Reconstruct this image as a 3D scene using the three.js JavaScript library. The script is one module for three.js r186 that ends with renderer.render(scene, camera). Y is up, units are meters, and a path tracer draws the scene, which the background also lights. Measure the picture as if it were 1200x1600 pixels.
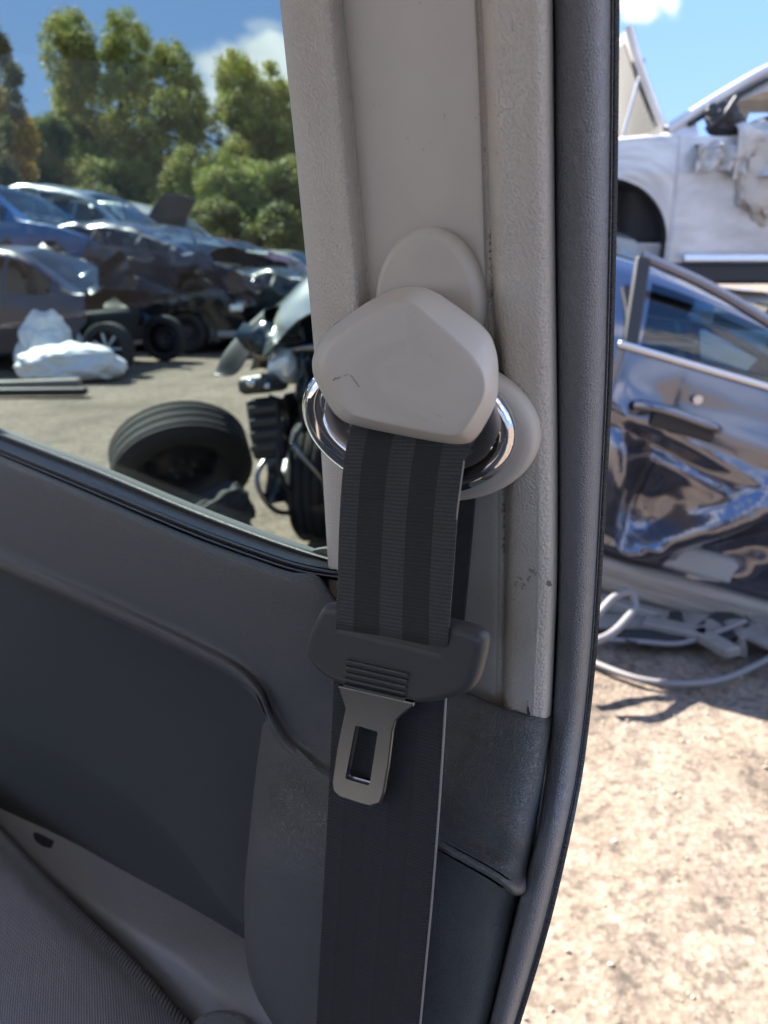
import * as THREE from 'three';
import { mergeGeometries, mergeVertices } from 'three/addons/utils/BufferGeometryUtils.js';
import { RoundedBoxGeometry } from 'three/addons/geometries/RoundedBoxGeometry.js';
import { ImprovedNoise } from 'three/addons/math/ImprovedNoise.js';

// ------------------------------------------------------------------ camera, sky, sun, exposure
const F = 1232, PITCH = 17 * Math.PI / 180, EYE = 1.15;
const scene = new THREE.Scene();
const camera = new THREE.PerspectiveCamera(2 * Math.atan(800 / F) * 180 / Math.PI, 0.75, 0.01, 600);
camera.position.set(0, EYE, 0);
camera.rotation.x = -PITCH;
camera.focus = 0.29;
camera.userData.fStop = 15;

const SUN = new THREE.Vector3(-0.735, 0.98, -0.68).normalize();
const sun = new THREE.DirectionalLight(new THREE.Color().setRGB(1, 0.95, 0.87), 4.0);
sun.position.copy(SUN).multiplyScalar(60);
sun.castShadow = true;
sun.shadow.mapSize.set(4096, 4096);
Object.assign(sun.shadow.camera, { left: -40, right: 40, top: 40, bottom: -40, near: 1, far: 160 });
scene.add(sun, sun.target);

const renderer = new THREE.WebGLRenderer({ antialias: true });
renderer.toneMapping = THREE.LinearToneMapping;
renderer.toneMappingExposure = 6.5;
renderer.shadowMap.enabled = true;

// ------------------------------------------------------------------ small tools
let seed = 7;
const rnd = () => { seed = (seed + 0x6d2b79f5) | 0; let t = Math.imul(seed ^ (seed >>> 15), 1 | seed); t = (t + Math.imul(t ^ (t >>> 7), 61 | t)) ^ t; return ((t ^ (t >>> 14)) >>> 0) / 4294967296; };
const rr = (a, b) => a + (b - a) * rnd();
const V = (x, y, z) => new THREE.Vector3(x, y, z);
const C = V(0, EYE, 0);
const clamp = (x, a = 0, b = 1) => Math.min(b, Math.max(a, x));
const lerp = (a, b, t) => a + (b - a) * t;
const sstep = (a, b, x) => { const t = clamp((x - a) / (b - a)); return t * t * (3 - 2 * t); };
const noiser = new ImprovedNoise();
const nz = (x, y, z) => noiser.noise(x, y, z);
const fbm = (x, y, z, o = 4) => { let s = 0, a = 0.5; for (let i = 0; i < o; i++) { s += a * nz(x, y, z); x *= 2.03; y *= 2.03; z *= 2.03; a *= 0.5; } return s; };
const table = (pairs) => (x) => {            // piecewise linear table
  if (x <= pairs[0][0]) { const [a, b] = pairs; return a[1] + (b[1] - a[1]) * (x - a[0]) / (b[0] - a[0]); }
  for (let i = 1; i < pairs.length; i++) if (x <= pairs[i][0] || i === pairs.length - 1) { const a = pairs[i - 1], b = pairs[i]; return a[1] + (b[1] - a[1]) * (x - a[0]) / (b[0] - a[0]); }
};
const ctable = (pairs) => {                  // the same with smooth bends
  const n = pairs.length, m = pairs.map((p, i) => { const a = pairs[Math.max(0, i - 1)], b = pairs[Math.min(n - 1, i + 1)]; return (b[1] - a[1]) / (b[0] - a[0]); });
  return (x) => { let i = 0; while (i < n - 2 && x > pairs[i + 1][0]) i++; const a = pairs[i], b = pairs[i + 1], h = b[0] - a[0], t = (x - a[0]) / h; if (t < 0) return a[1] + m[0] * (x - a[0]); if (t > 1) return b[1] + m[n - 1] * (x - b[0]); const t2 = t * t, t3 = t2 * t; return (2 * t3 - 3 * t2 + 1) * a[1] + (t3 - 2 * t2 + t) * h * m[i] + (3 * t2 - 2 * t3) * b[1] + (t3 - t2) * h * m[i + 1]; };
};
// photo pixel (1200 x 1600) -> direction; the distance always comes from a plane or from what the thing stands on
const ray = (px, py) => { const X = (px - 600) / F, Y = -(py - 800) / F; return V(X, Y * Math.cos(PITCH) - Math.sin(PITCH), -Y * Math.sin(PITCH) - Math.cos(PITCH)); };
const at = (px, py, d) => ray(px, py).multiplyScalar(d).add(C);
const onGround = (px, py, h = 0) => { const r = ray(px, py); return r.multiplyScalar((h - EYE) / r.y).add(C); };
function plane(theta, tilt, A) { const t = theta * Math.PI / 180, k = tilt * Math.PI / 180; return { A, N: V(-Math.sin(t) * Math.cos(k), -Math.sin(k), Math.cos(t) * Math.cos(k)) }; }
const depthOn = (p, px, py, off = 0) => { const r = ray(px, py); return p.A.clone().addScaledVector(p.N, off).sub(C).dot(p.N) / r.dot(p.N); };
const on = (p, px, py, off = 0) => at(px, py, depthOn(p, px, py, off));

const taken = {};
const numbered = (n) => { taken[n] = (taken[n] ?? -1) + 1; return taken[n] ? n + '_' + String(taken[n]).padStart(3, '0') : n; };
function shadow(o) { o.castShadow = o.receiveShadow = true; return o; }
function mesh(name, geo, mat, parent) { const m = shadow(new THREE.Mesh(geo, mat)); m.name = name; if (parent) parent.add(m); return m; }
function thing(name, label, category, group) { const g = new THREE.Group(); g.name = numbered(name); g.userData = { label, category }; if (group) g.userData.group = group; scene.add(g); return g; }
function solo(name, geo, mat, label, category, group) { const m = mesh(numbered(name), geo, mat, scene); m.userData = { label, category }; if (group) m.userData.group = group; return m; }
function structure(name, geo, mat) { const m = mesh(numbered(name), geo, mat, scene); m.userData = { kind: 'structure' }; return m; }

// rows of control points (same count) -> smooth thick sheet with uv in metres
function sheet(rows, ku = 4, kv = 4, thick = 0.003, toward = C) {
  const line = (pts, k) => { const c = new THREE.CatmullRomCurve3(pts, false, 'centripetal'), n = (pts.length - 1) * k, out = []; for (let i = 0; i <= n; i++) out.push(c.getPoint(i / n)); return out; };
  const A = rows.map((r) => line(r, ku)), nu = A[0].length;
  const cols = []; for (let i = 0; i < nu; i++) cols.push(line(A.map((r) => r[i]), kv));
  const nv = cols[0].length, pos = [], uv = [], idx = [];
  for (let j = 0; j < nv; j++) { let u = 0; for (let i = 0; i < nu; i++) { const p = cols[i][j]; if (i) u += p.distanceTo(cols[i - 1][j]); pos.push(p.x, p.y, p.z); uv.push(u, 0); } }
  for (let i = 0; i < nu; i++) { let v = 0; for (let j = 0; j < nv; j++) { if (j) v += cols[i][j].distanceTo(cols[i][j - 1]); uv[2 * (j * nu + i) + 1] = v; } }
  const g = new THREE.BufferGeometry();
  const m = cols[nu >> 1][nv >> 1], m2 = cols[(nu >> 1) + 1][nv >> 1], m3 = cols[nu >> 1][(nv >> 1) + 1];
  const flip = m2.clone().sub(m).cross(m3.clone().sub(m)).dot(toward.clone().sub(m)) < 0;
  for (let j = 0; j < nv - 1; j++) for (let i = 0; i < nu - 1; i++) { const a = j * nu + i, b = a + 1, c = a + nu, d = c + 1; if (flip) idx.push(a, c, b, b, c, d); else idx.push(a, b, c, b, d, c); }
  g.setAttribute('position', new THREE.Float32BufferAttribute(pos, 3)); g.setAttribute('uv', new THREE.Float32BufferAttribute(uv, 2)); g.setIndex(idx); g.computeVertexNormals();
  if (!thick) return g;
  const nrm = g.attributes.normal.array, N = nu * nv, pos2 = pos.slice(), uv2 = uv.concat(uv), idx2 = idx.slice(), n2 = Array.from(nrm);
  for (let k = 0; k < N; k++) { for (let a = 0; a < 3; a++) pos2.push(pos[3 * k + a] - nrm[3 * k + a] * thick); for (let a = 0; a < 3; a++) n2.push(-nrm[3 * k + a]); }
  for (let k = 0; k < idx.length; k += 3) idx2.push(idx[k] + N, idx[k + 2] + N, idx[k + 1] + N);
  const rim = []; for (let i = 0; i < nu; i++) rim.push(i); for (let j = 1; j < nv; j++) rim.push(j * nu + nu - 1); for (let i = nu - 2; i >= 0; i--) rim.push((nv - 1) * nu + i); for (let j = nv - 2; j > 0; j--) rim.push(j * nu);
  const base = 2 * N; let q = base;
  for (let k = 0; k < rim.length; k++) {          // edge strip with its own vertices so that the rim stays crisp
    const a = rim[k], b = rim[(k + 1) % rim.length], P = (v) => V(pos2[3 * v], pos2[3 * v + 1], pos2[3 * v + 2]);
    const e = P(b).sub(P(a)).cross(P(a + N).sub(P(a))).normalize().multiplyScalar(flip ? 1 : -1);
    for (const v of [a, b, a + N, b + N]) { pos2.push(...P(v).toArray()); uv2.push(uv2[2 * v], uv2[2 * v + 1]); n2.push(e.x, e.y, e.z); }
    if (flip) idx2.push(q, q + 1, q + 2, q + 1, q + 3, q + 2); else idx2.push(q, q + 2, q + 1, q + 1, q + 2, q + 3);
    q += 4;
  }
  const g2 = new THREE.BufferGeometry();
  g2.setAttribute('position', new THREE.Float32BufferAttribute(pos2, 3)); g2.setAttribute('uv', new THREE.Float32BufferAttribute(uv2, 2)); g2.setAttribute('normal', new THREE.Float32BufferAttribute(n2, 3)); g2.setIndex(idx2);
  return g2;
}
// polygon given in photo pixels, laid on a plane and extruded towards the viewer's side of it
function plate(p, pts, off, depth, bevel = 0.0008, holes = [], seg = 3) {
  const up = V(0, 1, 0), e1 = up.clone().cross(p.N).normalize(), e2 = p.N.clone().cross(e1).normalize();
  const to2 = ([x, y]) => { const w = on(p, x, y, off + depth).sub(p.A); return new THREE.Vector2(w.dot(e1), w.dot(e2)); };
  const s = new THREE.Shape(pts.map(to2)); for (const h of holes) s.holes.push(new THREE.Path(h.map(to2)));
  const g = new THREE.ExtrudeGeometry(s, { depth: Math.max(depth - 2 * bevel, 1e-4), bevelEnabled: bevel > 0, bevelThickness: bevel, bevelSize: bevel, bevelOffset: -bevel, bevelSegments: seg, curveSegments: 12 });
  g.translate(0, 0, bevel);
  const m = new THREE.Matrix4().makeBasis(e1, e2, p.N); m.setPosition(p.A.clone().addScaledVector(p.N, off)); g.applyMatrix4(m);
  return g;
}
function chaikin(pts, n = 2, closed = true) { for (let k = 0; k < n; k++) { const o = []; for (let i = 0; i < pts.length - (closed ? 0 : 1); i++) { const a = pts[i], b = pts[(i + 1) % pts.length]; o.push(a.map((v, j) => v * 0.75 + b[j] * 0.25), a.map((v, j) => v * 0.25 + b[j] * 0.75)); } pts = o; } return pts; }
function tube(points, r, seg = 60, rad = 10, closed = false) { return new THREE.TubeGeometry(new THREE.CatmullRomCurve3(points, closed, 'centripetal'), seg, r, rad, closed); }
function box(w, h, d, r = 0.01) { return new RoundedBoxGeometry(w, h, d, 3, Math.min(r, w / 2.05, h / 2.05, d / 2.05)); }
function placed(g, x, y, z, rx = 0, ry = 0, rz = 0) { g.applyMatrix4(new THREE.Matrix4().compose(V(x, y, z), new THREE.Quaternion().setFromEuler(new THREE.Euler(rx, ry, rz)), V(1, 1, 1))); return g; }

// ------------------------------------------------------------------ sky
{
  const W = 2048, H = 1024, data = new Float32Array(W * H * 4);
  const clouds = [];                                   // fair-weather clouds scattered right round, some of them where the photograph shows them
  const put = (px, py, size, squash = 0.6, dens = 1) => { const d = ray(px, py).normalize(); clouds.push({ az: Math.atan2(d.z, d.x), el: Math.asin(d.y), s: size, q: squash, dens }); };
  put(1014, -4, 0.030, 0.62, 1.1); put(418, 98, 0.05, 0.55, 0.95); put(350, 120, 0.042, 0.6, 0.85); put(412, 42, 0.022, 0.3, 0.35); put(320, 150, 0.035, 0.5, 0.7); put(440, 140, 0.05, 0.6, 0.85); put(352, 160, 0.03, 0.9, 0.7);
  for (let i = 0; i < 70; i++) { const az = rr(-Math.PI, Math.PI); if (az > -2.25 && az < -0.9) continue; clouds.push({ az, el: rr(0.06, 0.9), s: rr(0.05, 0.2), q: rr(0.35, 0.6), dens: rr(0.5, 1) }); }
  for (let j = 0; j < H; j++) {
    const el = ((j + 0.5) / H - 0.5) * Math.PI, y = Math.sin(el), c = Math.cos(el), k = Math.pow(clamp(1 - Math.max(y, 0)), 2.6);
    for (let i = 0; i < W; i++) {
      const az = ((i + 0.5) / W - 0.5) * 2 * Math.PI, o = 4 * (j * W + i), x = Math.cos(az) * c, z = Math.sin(az) * c;
      const toward = Math.max(0, x * SUN.x + y * SUN.y + z * SUN.z), glow = 0.05 * Math.pow(toward, 8);
      let r = lerp(0.036, 0.098, k) + glow, g = lerp(0.085, 0.150, k) + glow, b = lerp(0.215, 0.245, k) + glow;
      if (y < 0) { r = 0.14; g = 0.13; b = 0.12; } else {
        let a = 0;
        for (const cl of clouds) {
          let da = az - cl.az; if (da > Math.PI) da -= 2 * Math.PI; if (da < -Math.PI) da += 2 * Math.PI;
          const dx = da * Math.cos(cl.el) / cl.s, dy = (el - cl.el) / (cl.s * cl.q), q = dx * dx + dy * dy;
          if (q > 6) continue;
          const n = fbm(x * 18 + 3, y * 26, z * 18, 5);
          a = Math.max(a, cl.dens * sstep(0.05, 0.75, 1 - q * 0.55 + n * 1.5));
        }
        a = clamp(a); const s = 0.92 + 0.25 * fbm(x * 30, y * 30 + 9, z * 30, 3);
        r = lerp(r, 0.34 * s, a); g = lerp(g, 0.345 * s, a); b = lerp(b, 0.36 * s, a);
      }
      data[o] = r; data[o + 1] = g; data[o + 2] = b; data[o + 3] = 1;
    }
  }
  const t = new THREE.DataTexture(data, W, H, THREE.RGBAFormat, THREE.FloatType);
  t.mapping = THREE.EquirectangularReflectionMapping; t.magFilter = t.minFilter = THREE.LinearFilter; t.wrapS = THREE.RepeatWrapping; t.needsUpdate = true;
  scene.background = t; scene.environment = t;
}

// ------------------------------------------------------------------ textures (grain, weave, dirt)
function tex(W, H, fn, srgb = false, ch = 3) {
  const d = new Uint8Array(W * H * 4);
  for (let j = 0; j < H; j++) for (let i = 0; i < W; i++) { const v = fn(i / W, j / H, i, j), o = 4 * (j * W + i); if (Array.isArray(v)) { for (let a = 0; a < 3; a++) d[o + a] = clamp(v[a]) * 255; } else d[o] = d[o + 1] = d[o + 2] = clamp(v) * 255; d[o + 3] = 255; }
  const t = new THREE.DataTexture(d, W, H); t.wrapS = t.wrapT = THREE.RepeatWrapping; t.magFilter = THREE.LinearFilter; t.minFilter = THREE.LinearMipmapLinearFilter; t.generateMipmaps = true; if (srgb) t.colorSpace = THREE.SRGBColorSpace; t.needsUpdate = true; return t;
}
const rep = (t, x, y = x) => { const c = t.clone(); c.repeat.set(x, y); c.needsUpdate = true; return c; };
const hash = (i, j, s) => { let h = Math.imul(i, 374761393) ^ Math.imul(j, 668265263) ^ Math.imul(s, 974634541); h = Math.imul(h ^ (h >>> 13), 1274126177); return ((h ^ (h >>> 16)) >>> 0) / 4294967296; };
const vn = (u, v, n, s = 1) => { const x = u * n, y = v * n, i = Math.floor(x), j = Math.floor(y), a = x - i, b = y - j, f = a * a * (3 - 2 * a), g = b * b * (3 - 2 * b), h = (p, q) => hash(((p % n) + n) % n, ((q % n) + n) % n, s); return lerp(lerp(h(i, j), h(i + 1, j), f), lerp(h(i, j + 1), h(i + 1, j + 1), f), g); };
const vf = (u, v, n, o = 4, s = 1) => { let t = 0, a = 0.5, w = 0; for (let k = 0; k < o; k++) { t += a * vn(u, v, n, s + k); w += a; n *= 2; a *= 0.5; } return t / w; };
const worley = (u, v, n, s) => { const x = u * n, y = v * n, i = Math.floor(x), j = Math.floor(y); let d1 = 9, d2 = 9; for (let p = -1; p < 2; p++) for (let q = -1; q < 2; q++) { const a = ((i + p) % n + n) % n, b = ((j + q) % n + n) % n, dx = i + p + hash(a, b, s) - x, dy = j + q + hash(a, b, s + 5) - y, d = dx * dx + dy * dy; if (d < d1) { d2 = d1; d1 = d; } else if (d < d2) d2 = d; } return [Math.sqrt(d1), Math.sqrt(d2)]; };
const grainT = tex(1024, 1024, (u, v) => { const [a, b] = worley(u, v, 72, 3); return clamp((b - a) * 1.5) * 0.7 + 0.3 * vn(u, v, 150, 8); });
const pimpleT = tex(1024, 1024, (u, v) => { const [a] = worley(u, v, 56, 11); return Math.exp(-a * a * 9) * 0.75 + 0.25 * vf(u, v, 60, 2, 4); });
const fineT = tex(512, 512, (u, v) => vf(u, v, 64, 3, 21));
const blotchT = tex(512, 512, (u, v) => vf(u, v, 5, 5, 31));
const beigeC = tex(512, 512, (u, v) => { const m = vf(u, v, 6, 5, 41), s = vn(u, v, 120, 47) > 0.965 && vn(u, v, 9, 49) > 0.62 ? 0.86 : 1, k = (0.955 + 0.09 * (m - 0.5)) * s; return [k, k * 0.995, k * 0.985]; }, true);
const weaveT = tex(1024, 512, (u, v) => {            // seat belt: u across, v along; five bands with ribbed weave
  const band = (u > 0.165 && u < 0.385) || (u > 0.575 && u < 0.79), edge = u < 0.03 || u > 0.97;
  const row = Math.floor(v * 44), ph = v * 44 - row, cx = u * 90 + (row % 2) * 0.5, pc = cx - Math.floor(cx);
  const h = Math.sqrt(Math.max(0, Math.sin(Math.PI * ph))) * (band ? 0.5 : 0.55 + 0.45 * Math.sin(Math.PI * pc));
  return edge ? Math.abs(Math.sin(v * 44 * Math.PI + u * 60)) : h;
});
const weaveC = tex(1024, 512, (u, v) => {
  const band = (u > 0.165 && u < 0.385) || (u > 0.575 && u < 0.79), w = 0.9 + 0.2 * vn(u, v, 128, 61), ed = u > 0.982;
  const row = Math.floor(v * 44), ph = v * 44 - row, t = 0.82 + 0.3 * Math.sin(Math.PI * ph);
  const b = ed ? 0.45 : band ? 0.155 : 0.25; const k = b * w * (band ? 1 : t); return [k, k, k * 0.99];  // paler right edge: light from the door is put into the colour
}, true);
const weaveL = tex(1024, 512, (u, v) => {            // the same webbing further down: worn, linty, with the shade below the tongue put into its colour
  const band = (u > 0.165 && u < 0.385) || (u > 0.575 && u < 0.79), row = Math.floor(v * 44), ph = v * 44 - row;
  const lint = vn(u, v, 200, 81) > 0.955 && vn(u, v, 12, 83) > 0.5 ? 0.16 : 0, k = ((band ? 0.175 : 0.195) * (0.9 + 0.2 * vn(u, v, 128, 62)) * (0.9 + 0.16 * Math.sin(Math.PI * ph)) + lint); return [k, k, k * 1.02];
}, true);
const twillT = tex(1024, 1024, (u, v) => { const p = (u * 3 + v) * 30, q = v * 240; return 0.65 * (0.5 + 0.5 * Math.sin(p * 2 * Math.PI)) + 0.2 * (0.5 + 0.5 * Math.sin(q * Math.PI)) + 0.15 * vn(u, v, 256, 71); });
const twillC = tex(1024, 1024, (u, v) => { const p = (u * 3 + v) * 30, k = 0.57 + 0.17 * Math.sin(p * 2 * Math.PI) + 0.05 * (vf(u, v, 40, 3, 73) - 0.5); return [k, k * 0.985, k * 1.02]; }, true);
const fluffC = tex(1024, 1024, (u, v) => { const s = vn(u, v, 200, 81) > 0.94 && vn(u, v, 14, 83) > 0.5 ? 0.42 : 0; const k = 0.215 + 0.03 * (vf(u, v, 30, 3, 85) - 0.5) + s * 0.35; return [k, k * 1.0, k * 1.06]; }, true);
const gravelC = tex(1024, 1024, (u, v) => {
  const [a, b] = worley(u, v, 80, 91), big = vf(u, v, 4, 5, 97), mid = vf(u, v, 18, 5, 99), fine = vf(u, v, 150, 3, 101), pit = vf(u, v, 64, 3, 103);
  let k = 0.67 + 0.24 * (fine - 0.5) + 0.22 * (mid - 0.5) + 0.12 * (big - 0.5);
  k -= 0.12 * sstep(0.50, 0.66, mid * 0.55 + big * 0.45);
  k -= 0.11 * sstep(0.53, 0.68, pit);
  k += 0.12 * sstep(0.30, 0.12, a) * (hash(Math.floor(u * 80), Math.floor(v * 80), 7) > 0.6 ? 1 : 0);
  return [k, k * 0.925, k * 0.85];
}, true);
const gravelB = tex(1024, 1024, (u, v) => { const [a] = worley(u, v, 80, 91), mid = vf(u, v, 18, 5, 99), fine = vf(u, v, 150, 3, 101), pit = vf(u, v, 64, 3, 103); return 0.25 * clamp(1 - a * 1.4) + 0.25 * mid + 0.3 * fine + 0.2 * (1 - sstep(0.5, 0.68, pit)); });
const dustC = tex(512, 512, (u, v) => { const k = 0.86 + 0.28 * (vf(u, v, 8, 5, 111) - 0.5) ; return [k, k * 0.985, k * 0.96]; }, true);
const dustR = tex(512, 512, (u, v) => 0.6 + 0.5 * (vf(u, v, 8, 5, 113) - 0.3));
const barkC = tex(256, 512, (u, v) => { const k = 0.42 + 0.3 * (vf(u * 1, v * 0.25, 24, 4, 121) - 0.5); return [k, k * 0.9, k * 0.78]; }, true);

// ------------------------------------------------------------------ materials
const lin = (r, g, b) => new THREE.Color().setRGB(r, g ?? r, b ?? r);
const std = (color, roughness, more = {}) => new THREE.MeshStandardMaterial({ color, roughness, metalness: 0, ...more });
const phys = (color, roughness, more = {}) => new THREE.MeshPhysicalMaterial({ color, roughness, metalness: 0, ...more });
const M = {
  beige: std(lin(0.68, 0.625, 0.555), 0.45, { map: rep(beigeC, 4), bumpMap: rep(pimpleT, 16), bumpScale: 0.00034 }),
  beigeSmooth: std(lin(0.68, 0.625, 0.555), 0.45, { map: rep(beigeC, 6), bumpMap: rep(fineT, 14), bumpScale: 0.00003 }),
  black: std(lin(0.104, 0.106, 0.104), 0.4, { bumpMap: rep(grainT, 14), bumpScale: 0.00042 }),
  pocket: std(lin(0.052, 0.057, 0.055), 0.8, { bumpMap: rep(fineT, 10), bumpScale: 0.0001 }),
  shelf: std(lin(0.23, 0.23, 0.235), 0.75, { bumpMap: rep(grainT, 7), bumpScale: 0.0002 }),
  rubber: std(lin(0.12, 0.122, 0.124), 0.45, { bumpMap: rep(fineT, 12), bumpScale: 0.00012 }),
  seal: std(lin(0.20, 0.20, 0.205), 0.42, { bumpMap: rep(grainT, 13), bumpScale: 0.00045 }),
  tongue: std(lin(0.050, 0.050, 0.049), 0.42, { bumpMap: rep(fineT, 20), bumpScale: 0.00004 }),
  chrome: std(lin(0.72, 0.72, 0.75), 0.09, { metalness: 1 }),
  steel: std(lin(0.29, 0.29, 0.30), 0.28, { metalness: 1, bumpMap: rep(fineT, 40), bumpScale: 0.00003 }),
  steelEdge: std(lin(0.62, 0.62, 0.63), 0.28, { metalness: 1 }),
  web: std(lin(1), 0.75, { map: weaveC, bumpMap: weaveT, bumpScale: 0.0004 }),
  webLow: std(lin(1), 0.8, { map: weaveL, bumpMap: weaveT, bumpScale: 0.00035 }),
  fluff: std(lin(1), 0.85, { map: rep(fluffC, 9), bumpMap: rep(fineT, 16), bumpScale: 0.0001 }),
  litThread: std(lin(0.30, 0.27, 0.25), 0.9),  // belt edge, pale with the door light put into its colour
  twill: std(lin(1), 0.9, { map: rep(twillC, 4), bumpMap: rep(twillT, 4), bumpScale: 0.0016 }),
  tint: phys(lin(0.345, 0.41, 0.39), 0, { transmission: 1, thickness: 0, ior: 1.45, specularIntensity: 0.15 }),
  pane: phys(lin(0.80, 0.86, 0.85), 0.02, { transmission: 1, thickness: 0, ior: 1.5 }),
  bluePane: phys(lin(0.50, 0.66, 0.74), 0.02, { transmission: 1, thickness: 0, ior: 1.6 }),
  ground: std(lin(0.475, 0.44, 0.405), 0.95, { map: rep(gravelC, 0.7), bumpMap: rep(gravelB, 0.7), bumpScale: 0.006, vertexColors: true }),
  tyre: std(lin(0.022, 0.022, 0.023), 0.8, { bumpMap: rep(fineT, 6), bumpScale: 0.001 }),
  rim: std(lin(0.42, 0.44, 0.47), 0.35, { metalness: 0.8 }),
  darkRim: std(lin(0.04, 0.042, 0.048), 0.5, { metalness: 0.4 }),
  darkPlastic: std(lin(0.022, 0.023, 0.025), 0.55),
  cavity: std(lin(0.015, 0.016, 0.018), 0.9),
  underside: std(lin(0.34, 0.33, 0.32), 0.85),
  felt: std(lin(0.23, 0.22, 0.205), 0.95),
  dustySill: std(lin(0.36, 0.315, 0.27), 0.62, { map: rep(dustC, 2.2), bumpMap: rep(blotchT, 2), bumpScale: 0.003 }),
  lampGlass: phys(lin(0.8, 0.84, 0.86), 0.06, { clearcoat: 1, metalness: 0.3 }),
  tailLamp: phys(lin(0.35, 0.02, 0.02), 0.15, { clearcoat: 1 }),
  bag: std(lin(0.66, 0.69, 0.72), 0.6),
  airbag: std(lin(0.74, 0.72, 0.69), 0.85, { map: rep(dustC, 3), bumpMap: rep(blotchT, 6), bumpScale: 0.01 }),
  hose: std(lin(0.17, 0.16, 0.16), 0.6),
  strip: std(lin(0.27, 0.25, 0.235), 0.7, { map: rep(dustC, 3) }),
  bark: std(lin(0.35, 0.33, 0.3), 0.95, { map: barkC }),
  headliner: std(lin(0.74, 0.72, 0.69), 0.9),
  carpet: std(lin(0.13, 0.125, 0.12), 0.95),
};
const paint = (r, g, b, o = {}) => phys(lin(r, g, b), o.rough ?? 0.35, { metalness: o.metal ?? 0.25, clearcoat: o.coat ?? 0.9, clearcoatRoughness: o.cr ?? 0.06, map: o.clean ? null : rep(dustC, 0.8), roughnessMap: null });
const P = {
  white: paint(0.80, 0.81, 0.83, { metal: 0, cr: 0.12 }), navy: paint(0.15, 0.152, 0.18, { metal: 0.85, rough: 0.17, cr: 0.03, clean: 1, coat: 1 }), blue: paint(0.004, 0.13, 0.42, { metal: 0.1 }),
  silver: paint(0.40, 0.43, 0.46), paleBlue: paint(0.22, 0.30, 0.38), dark: paint(0.018, 0.022, 0.032), ink: paint(0.012, 0.026, 0.07), teal: paint(0.014, 0.03, 0.036, { cr: 0.08 }),
  red: paint(0.16, 0.012, 0.014), grey: paint(0.13, 0.14, 0.16), pearl: paint(0.52, 0.53, 0.52),
};
// ================================================================== the car the photograph is taken in
const PP = plane(36, 7, at(650, 780, 0.292));           // pillar trim
const BP = plane(33, -6, at(625, 780, 0.258));          // hanging belt
const QP = plane(43, 3, at(500, 890, 0.325));           // rear side panel and window
const car = thing('hatchback_car', 'hatchback seen from its cabin: beige door pillar trim, black side panel, tinted quarter window', 'car');
const dLT = (px, py) => lerp(depthOn(PP, px, py, 0.002), depthOn(BP, px, py, -0.013), sstep(1060, 1330, py));

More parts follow.
